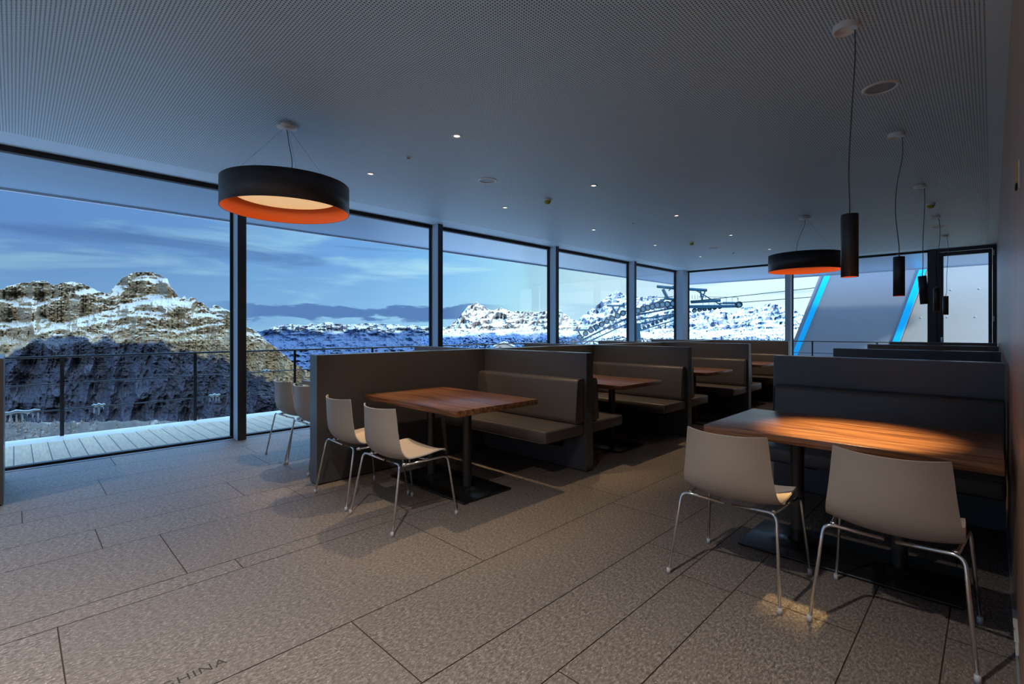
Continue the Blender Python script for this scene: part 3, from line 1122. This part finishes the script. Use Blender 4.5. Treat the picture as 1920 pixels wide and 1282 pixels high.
# ------------------------------------------------------------------ things on the wooden wall
ws = empty('wall_sensor', (XW, 2.74, 1.873))
tag(ws, 'small brass plate with a white edge high on the wooden wall, at the right edge', 'wall fitting')
MB().box(-0.006, 0, -0.06, 0.0, 0.0, 0.108, 0.001, 1).build('back_plate', M['plug_white'], ws)
MB().box(-0.012, -0.006, -0.058, -0.006, 0.022, 0.104, 0.001, 1).build('brass_face', M['brass'], ws)
MB().box(-0.013, -0.006, -0.058, -0.004, 0.002, 0.020, 0.001, 1).build('lower_cap', M['gap'], ws)
wo = empty('wall_outlet', (XW, 2.80, 0.035))
tag(wo, 'white outlet low on the wooden wall, just above the floor', 'outlet')
MB().box(-0.009, 0, 0.0, 0.30, 0.0, 0.055, 0.001, 1).build('outlet_box', M['plug_white'], wo)
MB().box(-0.013, 0, -0.004, 0.304, 0.055, 0.060).build('outlet_lip', M['white_metal'], wo)

# lettering cut into a floor slab
tc = bpy.data.curves.new('floor_lettering', 'FONT')
tc.body = 'GHINA'
tc.size = 0.066
tc.space_character = 1.10
tc.extrude = 0.0002
tc.offset = -0.0006
tmp = bpy.data.objects.new('tmp_text', tc)
COL.objects.link(tmp)
bpy.context.view_layer.update()
me = bpy.data.meshes.new_from_object(tmp.evaluated_get(bpy.context.evaluated_depsgraph_get()))
bpy.data.objects.remove(tmp)
me.name = 'floor_lettering'
me.materials.clear()
me.materials.append(M['engrave'])
lt = bpy.data.objects.new('floor_lettering', me)
COL.objects.link(lt)
ys_ = [v.co.x for v in me.vertices]
lt.location = (-2.185, 0.600 - max(ys_), 0.0006)
lt.rotation_euler = (0, 0, math.pi / 2)
tag(lt, 'dark letters engraved in a floor slab at the bottom edge of the picture', 'lettering')


# ------------------------------------------------------------------ outside: the station next door
def at(u, v, depth):
    return Vector((0, 0, CAM_H)) + (CR * ((u - 960) / FPX) + CW + Vector((0, 0, -(v - CY) / FPX))) * depth


sb = empty('station_building', (-2.6, 19.4, 0))
tag(sb, 'blue-grey slanted station building with bright cyan edges behind the far windows', 'building')
YS = 19.0 - 19.4
def sl(x_at1, x_at3, z):      # x along a slanted edge (given at z = 0.92 and 3.18)
    return x_at1 + (x_at3 - x_at1) * (z - 0.92) / 2.26
zl, zh = -3.0, 6.0
ox = 2.6
L_out = [(sl(-4.93, -4.12, zl) + ox, zl), (sl(-4.93, -4.12, zh) + ox, zh)]
R_out = [(sl(-2.02, -1.37, zl) + ox, zl), (sl(-2.02, -1.37, zh) + ox, zh)]
MB().prism([L_out[0], L_out[1], R_out[1], R_out[0]], 'y', YS, YS + 3.0).build('slanted_wall', M['station'], sb)
def band(a1, a3, b1, b3, nm):
    MB().prism([(sl(a1, a3, zl) + ox, zl), (sl(a1, a3, zh) + ox, zh), (sl(b1, b3, zh) + ox, zh), (sl(b1, b3, zl) + ox, zl)], 'y', YS - 0.05, YS - 0.002).build('cyan_edge', M['cyan'], sb)
band(-4.79, -3.97, -4.62, -3.80, 'l')
band(-2.19, -1.53, -2.02, -1.36, 'r')
MB().prism([(sl(-2.01, -1.36, zl) + ox, zl), (sl(-2.01, -1.36, zh) + ox, zh), (5.6, zh), (5.6, zl)], 'y', YS + 0.25, YS + 3.0).build('white_wall', M['station_white'], sb)
bo = MB()
for bx_ in (0.9 , 1.5, 2.1, 2.6):
    for bz_ in (0.9, 1.7, 2.5):
        bo.lathe([(0.0, 0), (0.02, 0), (0.02, 0.012), (0, 0.014)], n=10, mat=Matrix.Translation((bx_ + (bz_ * 0.1), YS + 0.25, bz_)) @ Matrix.Rotation(math.radians(90), 4, 'X'))
bo.build('fixing_bolts', M['plastic_grey'], sb)

# ------------------------------------------------------------------ ropeway machinery
D0 = 40.0
rw = empty('ropeway_tower', at(1250, 760, D0))
tag(rw, 'blue steel ropeway head with rows of sheave wheels seen through the corner windows', 'ropeway')
RO = rw.location.copy()
def A(u, v, dd=0.0):
    return at(u, v, D0 + dd) - RO
VN = CW.copy()
Q = Matrix((( CR.x, VN.x, 0), (CR.y, VN.y, 0), (0, 0, 1)))
def wheel(u, v, rpx, dd=0.0, w_=0.12, nm='sheave_wheel'):
    c = A(u, v, dd)
    R_ = rpx / FPX * D0
    m3 = Matrix.Translation(c) @ Q.to_4x4() @ Matrix.Rotation(math.radians(90), 4, 'X')
    o = MB().lathe([(R_ * 0.66, -w_ / 2), (R_, -w_ / 2), (R_, w_ / 2), (R_ * 0.66, w_ / 2)], n=20, closed=True, mat=m3, smooth=False).build(nm, M['tyre'], rw)
    MB().lathe([(0, -w_ * 0.3), (R_ * 0.72, -w_ * 0.3), (R_ * 0.72, w_ * 0.3), (0, w_ * 0.3)], n=16, mat=m3, smooth=False).build('wheel_disc', M['disc'], o)
def beam(u0, v0, u1, v1, rpx, dd=0.0, d1=None, n=6, nm='steel_beam', mat=None):
    R_ = rpx / FPX * D0
    MB().tube([A(u0, v0, dd), A(u1, v1, dd if d1 is None else d1)], R_, n, smooth=False).build(nm, mat or M['ropeway'], rw)
arc = [(1062, 648), (1075, 640), (1087, 632), (1098, 625), (1108, 619), (1118, 613), (1128, 608), (1138, 602), (1148, 597), (1158, 592), (1168, 587),
       (1196, 582.5), (1206, 579.5), (1214, 577), (1223, 574.5), (1232, 572), (1242, 571), (1251, 570), (1262, 569), (1272, 567)]
for i, (u, v) in enumerate(arc):
    wheel(u, v, 4.9 + 1.2 * min(1, max(0, (u - 1060) / 180)), -0.4)
for i in range(9):
    wheel(1200 + i * 8, 618 - i * 3.4 , 3.0, 0.6)
for i in range(6):
    wheel(1302 + i * 9.5, 582 - i * 1.4, 4.2, 0.2)
wheel(1385, 571, 6.0, 0.0, 0.3)
for a_ in [(1055, 655, 1185, 592, 1.6), (1062, 660, 1190, 600, 1.2), (1185, 592, 1280, 574, 1.8), (1190, 600, 1285, 585, 1.4), (1180, 612, 1285, 588, 1.6),
           (1190, 622, 1280, 596, 1.2), (1280, 574, 1385, 573, 2.2), (1296, 566, 1350, 563, 3.2), (1300, 577, 1380, 575, 1.6), (1345, 569, 1390, 567, 1.4),
           (1200, 560, 1262, 556, 0.8)]:
    beam(*a_)
# lattice between the chords
for i in range(12):
    u = 1190 + i * 8
    beam(u, 598 - i * 1.1, u + 7, 612 - i * 2.2, 0.5, nm='lattice_bar')
for i in range(13):
    u = 1070 + i * 9
    beam(u, 648 - i * 4.3, u + 6, 658 - i * 4.6, 0.5, nm='lattice_bar')
# crossarms on struts
beam(1232, 537, 1275, 541, 3.0, nm='cross_arm')
beam(1275, 541, 1325, 544, 3.0, nm='cross_arm')
beam(1243, 542, 1252, 560, 3.0)
beam(1252, 558, 1222, 572, 2.2)
beam(1246, 559, 1268, 562, 2.6)
beam(1313, 546, 1318, 566, 1.6)
beam(1322, 546, 1314, 566, 1.2)
beam(1298, 540, 1354, 573, 1.0)
beam(1254, 545, 1262, 536, 1.0)
beam(1262, 536, 1275, 545, 1.0)
beam(1138, 573, 1172, 573, 2.0, nm='cross_arm')
beam(1148, 574, 1156, 588, 1.8)
beam(1162, 574, 1156, 588, 1.2)
beam(1075, 619, 1112, 618, 1.8, nm='cross_arm')
beam(1084, 620, 1092, 634, 1.6)
beam(1100, 620, 1092, 634, 1.2)
beam(1264, 556, 1280, 548, 2.2, 0.8)
beam(1270, 548, 1278, 562, 1.6, 0.8)
# service platform with hand rails
for i in range(7):
    u = 1318 + i * 11
    beam(u, 557 + i * 0.1, u, 572, 0.35, nm='rail_upright')
beam(1310, 556.5, 1382, 557, 0.4, nm='hand_rail')
beam(1382, 557, 1384, 563, 0.4, nm='hand_rail')
for i in range(6):
    beam(1298 + i * 5, 553, 1298 + i * 5, 561, 0.35, nm='rail_upright')
beam(1356, 568, 1378, 568, 2.4, nm='drive_housing')
# mast
beam(1192, 606, 1202, 680, 6.0, n=12, nm='mast')
beam(1202, 680, 1206, 900, 7.0, n=12, nm='mast')
for (u0, v0, u1, v1, lab) in ((1294, 565, 1700, 519, 'upper dark haul rope stretching right from the ropeway head'),
                              (1388, 567, 1700, 541, 'lower dark haul rope stretching right from the ropeway head')):
    R_ = 0.7 / FPX * D0
    tag(MB().tube([at(u0, v0, D0 - 0.2), at((u0 + u1) / 2, (v0 + v1) / 2 + 1, D0 - 0.2), at(u1, v1, D0 - 0.2)], R_, 6).build('haul_rope', M['tyre']), lab, 'rope')

# ------------------------------------------------------------------ a snowy hut on a knoll
DH = 150.0
hc = at(945, 655, DH)
kn = MB()
vs, fs = [], []
rk = random.Random(8)
for j in range(9):
    for i in range(28):
        a_ = 2 * math.pi * i / 28
        R_ = 2.5 + j * 4.2
        vs.append((hc.x + R_ * math.cos(a_) * 1.2, hc.y + R_ * math.sin(a_), hc.z - 0.15 - (j ** 1.35) * 1.5 + rk.uniform(-0.2, 0.2)))
for j in range(8):
    for i in range(28):
        fs.append((j * 28 + i, j * 28 + (i + 1) % 28, (j + 1) * 28 + (i + 1) % 28, (j + 1) * 28 + i))
fs.append(tuple(range(27, -1, -1)))
kn.add(vs, fs, True)
tag(kn.build('snow_knoll', M['snow']), 'snow-covered knoll carrying the small hut', 'hill')
ht = empty('mountain_hut', hc, YAW)
tag(ht, 'small pale mountain hut with snow on its roof, just above the partition top', 'building')
MB().prism([(-2.6, -0.4), (2.6, -0.4), (2.6, 1.1), (0, 2.1), (-2.6, 1.1)], 'y', -1.8, 1.8).build('hut_wall', M['chalet'], ht)
MB().prism([(-3.3, 0.85), (0, 2.15), (3.3, 0.85), (3.3, 1.15), (0, 2.5), (-3.3, 1.15)], 'y', -2.2, 2.2).build('snowy_roof', M['snow'], ht)
MB().box(-1.5, -0.7, -1.86, -1.8, -0.2, 0.9).build('hut_door', M['gap'], ht)

# ------------------------------------------------------------------ mountains
def h2(ix, iy, seed):
    n = (ix * 374761393 + iy * 668265263 + seed * 974634777) & 0xFFFFFFFF
    n = ((n ^ (n >> 13)) * 1274126177) & 0xFFFFFFFF
    return ((n ^ (n >> 16)) & 0xFFFF) / 65535.0


def vnoise(x, y, seed=0):
    xi = np.floor(x).astype(np.int64)
    yi = np.floor(y).astype(np.int64)
    fx_, fy_ = x - xi, y - yi
    fx_ = fx_ * fx_ * (3 - 2 * fx_)
    fy_ = fy_ * fy_ * (3 - 2 * fy_)
    a, b_ = h2(xi, yi, seed), h2(xi + 1, yi, seed)
    c, e = h2(xi, yi + 1, seed), h2(xi + 1, yi + 1, seed)
    return (a * (1 - fx_) + b_ * fx_) * (1 - fy_) + (c * (1 - fx_) + e * fx_) * fy_


def fbm(x, y, o=5, seed=0, ridged=False):
    t, amp, tot = 0, 1.0, 0
    for k in range(o):
        n = vnoise(x, y, seed + k)
        if ridged:
            n = 1 - np.abs(2 * n - 1)
        t = t + n * amp
        tot += amp
        x, y, amp = x * 2.03 + 7.1, y * 2.03 + 3.3, amp * 0.5
    return t / tot


def sstep(x, a, b_):
    t = np.clip((x - a) / (b_ - a), 0, 1)
    return t * t * (3 - 2 * t)


def mountain(name, label, ridge, u0, u1, du, vb, nrow, rfun, relief, cover, mat, jag=1.6, seed=1, extra_r=None, rough=0.004, t_cliff=0.62):
    """A range as a field of rock: every column is one bearing from here, each row climbs from the foot to the crest.
    rfun gives the distance (metres) for a height fraction; relief adds ledges and gullies in depth."""
    U = np.arange(u0, u1 + du, du)
    rp = np.array(ridge, float)
    V = np.interp(U, rp[:, 0], rp[:, 1])
    V = V + (fbm(U * 0.11, U * 0 + 3.7, 4, seed + 40) - 0.5) * 2 * jag * 2 + (fbm(U * 0.5, U * 0 + 1.7, 2, seed + 50) - 0.5) * jag
    T = np.linspace(0, 1, nrow)
    UU, TT = np.meshgrid(U, T)
    VV = vb + (V[None, :] - vb) * TT
    R = rfun(TT, UU, VV) + relief(UU, VV, TT, seed)
    if extra_r is not None:
        R = R + extra_r(UU, VV, TT)
    R = np.maximum(R, 0.55 * rfun(TT, UU, VV))
    # no overhangs: faces stand upright at most
    k0 = int(nrow * t_cliff)
    R[k0:] = 0.08 * R[k0:] + 0.92 * np.maximum.accumulate(R[k0:], axis=0)
    R = R * (1 + rough * sstep(TT, 0.55, 0.8) * (fbm(UU * 0.22, VV * 0.30, 3, seed + 90, True) - 0.5))
    q = (UU - 960) / FPX
    X = (CR.x * q + CW.x) * R
    Y = (CR.y * q + CW.y) * R
    Z = CAM_H - (VV - CY) / FPX * R
    nu = len(U)
    # one more row falls away behind the crest
    Xb, Yb, Zb = X[-1] * 1.25, Y[-1] * 1.25, Z[-1] - np.abs(R[-1]) * 0.10
    X = np.vstack([X, Xb]); Y = np.vstack([Y, Yb]); Z = np.vstack([Z, Zb])
    co = np.stack([X, Y, Z], -1).reshape(-1, 3)
    nrw = nrow + 1
    i = np.arange(nrw - 1)[:, None] * nu + np.arange(nu - 1)[None, :]
    F = np.stack([i, i + 1, i + 1 + nu, i + nu], -1).reshape(-1, 4)
    me = bpy.data.meshes.new(name)
    me.vertices.add(len(co))
    me.vertices.foreach_set('co', co.ravel().astype(np.float32))
    me.loops.add(F.size)
    me.loops.foreach_set('vertex_index', F.ravel().astype(np.int32))
    me.polygons.add(len(F))
    me.polygons.foreach_set('loop_start', np.arange(0, F.size, 4, dtype=np.int32))
    me.polygons.foreach_set('loop_total', np.full(len(F), 4, dtype=np.int32))
    me.update(calc_edges=True)
    me.polygons.foreach_set('use_smooth', np.ones(len(F), dtype=bool))
    C = cover(UU, VV, TT, seed)          # (forest, snow bonus)
    for nm, arr in zip(('forest', 'snowfall'), C):
        arr = np.vstack([arr, arr[-1]]).ravel().astype(np.float32)
        a = me.attributes.new(nm, 'FLOAT', 'POINT')
        a.data.foreach_set('value', arr)
    me.materials.append(mat)
    o = bpy.data.objects.new(name, me)
    COL.objects.link(o)
    tag(o, label, 'mountain')
    return o


def mountain_mat(name, rock_a, rock_b, forest, snow, scale, thr=(0.30, 0.55)):
    m, nt, b = new_mat(name)
    g = nt.add('ShaderNodeNewGeometry')
    pos = g.outputs['Position']
    nz = nt.sep(g.outputs['Normal'])[2]
    n1 = nt.noise(pos, scale, 5.0, 0.65)
    n2 = nt.noise(nt.mapping(pos, (1, 1, 3.5)), scale * 3.0, 4.0, 0.6)
    fo = nt.add('ShaderNodeAttribute', attribute_name='forest').outputs['Fac']
    sf = nt.add('ShaderNodeAttribute', attribute_name='snowfall').outputs['Fac']
    n3 = nt.noise(nt.mapping(pos, (1, 1, 0.22)), scale * 1.6, 4.0, 0.6)
    rock = nt.mix(nt.math('MULTIPLY', nt.smooth(n2, 0.35, 0.65), 0.6), rock_a, rock_b)
    rock = nt.mix(nt.math('MULTIPLY', nt.smooth(n3, 0.50, 0.66), 0.45), rock, rock_b)
    snowm = nt.smooth(nt.math('ADD', nt.math('ADD', nz, nt.math('MULTIPLY', nt.math('SUBTRACT', n1, 0.5), 0.9)), sf), thr[0], thr[1])
    tre = nt.mix(nt.smooth(n2, 0.40, 0.62), forest, tuple(c * 1.9 for c in forest))
    under = nt.mix(fo, rock, tre)
    keep = nt.math('MULTIPLY', snowm, nt.math('SUBTRACT', 1.0, nt.math('MULTIPLY', fo, 0.94)))
    keep2 = nt.math('MAXIMUM', keep, nt.math('MULTIPLY', nt.smooth(nt.math('ADD', n1, nt.math('MULTIPLY', sf, 0.5)), 0.74, 0.80), 0.8))
    nt.link(nt.mix(keep2, under, snow), b.inputs['Base Color'])
    b.inputs['Roughness'].default_value = 0.9
    b.inputs['Specular IOR Level'].default_value = 0.1
    return m


MM_A = mountain_mat('dolomite_rock', (0.092, 0.075, 0.050), (0.066, 0.055, 0.042), (0.0065, 0.0085, 0.0155), (0.14, 0.145, 0.15), 0.020, (0.60, 0.80))  # forest colour pushed to blue in place of haze
MM_B = mountain_mat('far_range', (0.055, 0.075, 0.12), (0.04, 0.06, 0.11), (0.0035, 0.0135, 0.043), (0.19, 0.205, 0.22), 0.006, (0.25, 0.45))  # distance haze is painted in as a strong blue forest colour
MM_C = mountain_mat('snowy_rock', (0.15, 0.115, 0.095), (0.085, 0.10, 0.135), (0.009, 0.028, 0.080), (0.33, 0.345, 0.36), 0.010, (0.62, 0.84))  # blue haze put into the forest colour here too

MM_D = mountain_mat('blue_snowy_rock', (0.13, 0.15, 0.22), (0.055, 0.10, 0.20), (0.02, 0.06, 0.16), (0.35, 0.37, 0.38), 0.010, (0.58, 0.78))  # forest tone again blued to stand in for distance haze

# left massif
ridge_a = [(-260, 560), (-120, 556), (-40, 548), (0, 543), (14, 537), (46, 528), (87, 527), (101, 535), (137, 528), (151, 531), (179, 543), (197, 549),
           (204, 550), (215, 536), (226, 526), (229, 519), (252, 511.5), (275, 508.5), (293, 512), (314, 523), (317, 533), (330, 549), (339, 559),
           (347, 556), (351, 562), (358, 557), (367, 558), (371, 566), (378, 566), (394, 578), (402, 572), (408, 573), (420, 578), (431, 582), (445, 596), (463, 611),
           (490, 629), (520, 655), (552, 681), (580, 697), (640, 722), (700, 745)]
def ra(T, U, V):
    # cliff part above, forest apron below
    return 900 + 1500 * sstep(T, 0.0, 0.55) * 0.9 + 700 * T
def rel_a(U, V, T, sd):
    tilt = np.where(U < 250, 0.25, -0.10) * (U - 250)
    w = (fbm(U * 0.012, V * 0.012, 3, sd + 3) - 0.5) * 30
    q = (V + tilt + w)
    up = sstep(V, 655, 625)
    led = 0
    for per, am, s0 in ((24.0, 62.0, 0.0), (9.0, 42.0, 0.35), (4.1, 17.0, 0.2)):
        k = q / per + s0
        fr = 1 - (k - np.floor(k))
        am = am * (0.35 + 1.3 * sstep(fbm(U * 0.018, V * 0.05 + per, 3, sd + int(per)), 0.35, 0.65))
        led = led + am * (640.0 / per - k) * 0.30 + am * (sstep(fr, 0.55, 1.0) - fr) * 0.5
    gul = (fbm(U * 0.022 + V * 0.004, V * 0.010, 5, sd, True) - 0.5) * -260 * (0.35 + 0.65 * sstep(T, 0.15, 0.6))
    fine = (fbm(U * 0.11, V * 0.12, 4, sd + 9, True) - 0.5) * -60 * (0.4 + 0.6 * sstep(T, 0.7, 0.8))
    xf = (fbm(U * 0.4, V * 0.4, 2, sd + 19) - 0.5) * 22
    return led * up + gul + fine + xf * up
def ext_a(U, V, T):
    # three broad snow shelves that climb to the right, and the shoulder under the summit block
    e = 0
    for (ua, va, ub, vb_, w, d_) in ((70, 618, 300, 552, 11, 210), (120, 612, 260, 586, 7, 110), (0, 668, 60, 634, 8, 140), (205, 562, 340, 548, 4, 80)):
        L = va + (vb_ - va) * (U - ua) / (ub - ua)
        m_ = sstep(U, ua - 12, ua + 8) * (1 - sstep(U, ub - 8, ub + 12))
        e = e + d_ * sstep(V, L + w, L) * m_
    return e
def cov_a(U, V, T, sd):
    n = fbm(U * 0.04, V * 0.05, 4, sd + 60)
    line = np.interp(U, [-200, 0, 60, 110, 200, 300, 340, 440, 520, 640], [640, 668, 640, 624, 634, 640, 655, 676, 715, 750])
    f = sstep(V + (n - 0.5) * 34, line - 3, line + 7)
    scree = sstep(fbm(U * 0.03 - V * 0.02, V * 0.012, 3, sd + 70), 0.60, 0.70) * sstep(U, 250, 330) * (1 - sstep(V, 700, 735))
    f = f * (1 - scree * 0.8)
    patch = np.exp(-(((U - 168) / 34) ** 2 + ((V - 690) / 26) ** 2)) * 0.45
    sfall = -0.12 + patch - 0.25 * sstep(V, 600, 660) + 0.16 * sstep(V, 600, 520) + 0.22 * sstep(T, 0.955, 0.995)
    return f, sfall
mountain('mountain', 'massive rocky mountain with a flat-topped snowy summit, left of the first window post', ridge_a, -260, 700, 1.15, 1050, 520, ra, rel_a, cov_a, MM_A, 1.5, 3, ext_a, 0.011, 0.74)

# distant snowy chain
ridge_b = [(400, 640), (440, 632), (465, 627), (490, 620), (515, 613), (540, 608), (575, 609), (615, 604.5), (650, 608), (690, 606), (740, 609), (790, 611), (830, 613), (900, 614), (1000, 616)]
def rb(T, U, V):
    return 7000 + 5000 * T ** 1.2
def rel_b(U, V, T, sd):
    k = 0.22 + 0.78 * sstep(V, 632, 616)
    return ((fbm(U * 0.06, V * 0.10, 5, sd, True) - 0.5) * -2600 + (fbm(U * 0.35, V * 0.4, 3, sd + 7, True) - 0.5) * -500) * k
def cov_b(U, V, T, sd):
    n = fbm(U * 0.05, V * 0.15, 4, sd + 60)
    f = sstep(V + (n - 0.5) * 22, 617, 624)
    return f, 0.25 * (1 - f) - 0.1 + 0.25 * sstep(fbm(U * 0.08, V * 0.3, 3, sd + 80), 0.6, 0.72) * (U > 620)
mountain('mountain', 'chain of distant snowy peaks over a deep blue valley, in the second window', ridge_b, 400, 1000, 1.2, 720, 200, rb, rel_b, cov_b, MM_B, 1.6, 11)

# snowy peaks of the third and fourth windows
ridge_c = [(790, 632), (825, 622), (845, 608), (860, 596), (872, 580), (878, 573), (886, 570), (893, 565.5), (900, 570), (912, 578), (922, 582), (930, 580), (937, 575), (948, 581),
           (960, 586), (972, 583), (995, 583), (1008, 586), (1022, 584), (1036, 581), (1050, 580), (1060, 588), (1069, 595), (1082, 602), (1100, 612), (1140, 622), (1200, 630)]
def rc(T, U, V):
    return 3000 + 2600 * T
def rel_c(U, V, T, sd):
    q = V + 0.12 * (U - 900) + (fbm(U * 0.02, V * 0.03, 3, sd + 4) - 0.5) * 18
    k = q / 9.0
    fr = 1 - (k - np.floor(k))
    led = 340 * (np.floor(-k) + (640.0 + 0.12 * (U - 900)) / 9.0 + sstep(fr, 0.55, 1.0)) * 0.5 * sstep(V, 640, 620)
    return led + (fbm(U * 0.07 + V * 0.03, V * 0.05, 5, sd, True) - 0.5) * -1200 * (0.22 + 0.78 * sstep(V, 622, 600)) + (fbm(U * 0.4, V * 0.4, 3, sd + 9, True) - 0.5) * -150
def cov_c(U, V, T, sd):
    n = fbm(U * 0.05, V * 0.08, 4, sd + 60)
    f = sstep(V + (n - 0.5) * 20, 622, 632)
    return f, 0.05 + 0 * U
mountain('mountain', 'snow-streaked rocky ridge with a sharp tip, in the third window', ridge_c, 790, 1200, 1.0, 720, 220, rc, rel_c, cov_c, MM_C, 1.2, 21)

ridge_d = [(1030, 640), (1060, 625), (1075, 612), (1088, 596), (1105, 582), (1120, 572), (1132, 560), (1145, 551), (1153, 547), (1162, 547), (1170, 551), (1185, 562),
           (1192, 557), (1212, 556), (1232, 553.5), (1245, 560), (1262, 566), (1290, 572), (1330, 580), (1360, 600), (1420, 640)]
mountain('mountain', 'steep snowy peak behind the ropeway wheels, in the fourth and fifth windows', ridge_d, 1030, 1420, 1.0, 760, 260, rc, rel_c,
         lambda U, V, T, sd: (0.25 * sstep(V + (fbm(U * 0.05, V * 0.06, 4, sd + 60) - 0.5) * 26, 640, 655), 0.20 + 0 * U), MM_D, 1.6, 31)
ridge_e = [(1270, 590), (1295, 586), (1310, 584), (1330, 580), (1347, 579), (1362, 582), (1379, 588), (1389, 578), (1405, 574), (1420, 576), (1435, 572), (1447, 568.5), (1460, 572), (1472, 577),
           (1490, 582), (1510, 590), (1560, 600), (1660, 620)]
def rel_e(U, V, T, sd):
    return rel_c(U, V, T, sd) * 0.8
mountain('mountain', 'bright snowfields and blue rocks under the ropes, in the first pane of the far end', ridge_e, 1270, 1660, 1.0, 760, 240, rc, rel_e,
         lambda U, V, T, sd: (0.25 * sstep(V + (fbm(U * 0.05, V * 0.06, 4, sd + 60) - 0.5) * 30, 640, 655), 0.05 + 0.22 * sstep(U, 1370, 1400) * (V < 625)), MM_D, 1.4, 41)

# near slope with frost-covered trees below the deck
def rs_(T, U, V):
    return 170 + 420 * T
near_mat = mountain_mat('frosty_slope', (0.03, 0.032, 0.036), (0.02, 0.022, 0.025), (0.015, 0.017, 0.02), (0.12, 0.13, 0.14), 0.08, (0.8, 1.0))
ridge_n = [(-300, 800), (0, 792), (150, 790), (300, 788), (450, 792), (640, 800)]
ns = mountain('wooded_slope', 'frosty near slope under the deck railing, at the far left', ridge_n, -300, 640, 6, 1150, 60, rs_, lambda U, V, T, sd: (fbm(U * 0.02, V * 0.02, 3, sd) - 0.5) * 40,
              lambda U, V, T, sd: (0.3 + 0 * U, -0.2 + 0 * U), near_mat, 2, 51)
ns['category'] = 'hillside'
rt = random.Random(12)
tv, tf = [], []
for k in range(2600):
    u = rt.uniform(-200, 640)
    t = rt.random() ** 0.7
    R_ = 170 + 420 * t
    vv = 1150 + (792 - 1150) * t
    q = (u - 960) / FPX
    p = (CR * q + CW) * R_
    zz = CAM_H - (vv - CY) / FPX * R_
    h_ = rt.uniform(5, 10)
    w_ = h_ * rt.uniform(0.13, 0.22)
    o = len(tv)
    lv = 5
    for j in range(lv):
        rr_ = w_ * (1 - j / lv) * (1.0 if j % 2 == 0 else 0.55)
        for i in range(5):
            a_ = 2 * math.pi * (i + rt.random() * 0.5) / 5
            tv.append((p.x + rr_ * math.cos(a_), p.y + rr_ * math.sin(a_), zz + h_ * j / lv))
    tv.append((p.x, p.y, zz + h_))
    for j in range(lv - 1):
        for i in range(5):
            tf.append((o + j * 5 + i, o + j * 5 + (i + 1) % 5, o + (j + 1) * 5 + (i + 1) % 5, o + (j + 1) * 5 + i))
    for i in range(5):
        tf.append((o + (lv - 1) * 5 + i, o + (lv - 1) * 5 + (i + 1) % 5, o + lv * 5))
m, nt, b = new_mat('frosted_conifer')
c = nt.ramp(nt.noise(nt.pos(), 0.25, 3, 0.7), [(0.35, (0.010, 0.012, 0.016)), (0.55, (0.028, 0.030, 0.034)), (0.72, (0.085, 0.09, 0.10))])
nt.link(c, b.inputs['Base Color'])
b.inputs['Roughness'].default_value = 0.9
tr_o = MB().add(tv, tf).build('frosted_trees', m)
tag(tr_o, 'frosted grey-blue conifers on the slope below the deck', 'trees', kind='stuff')
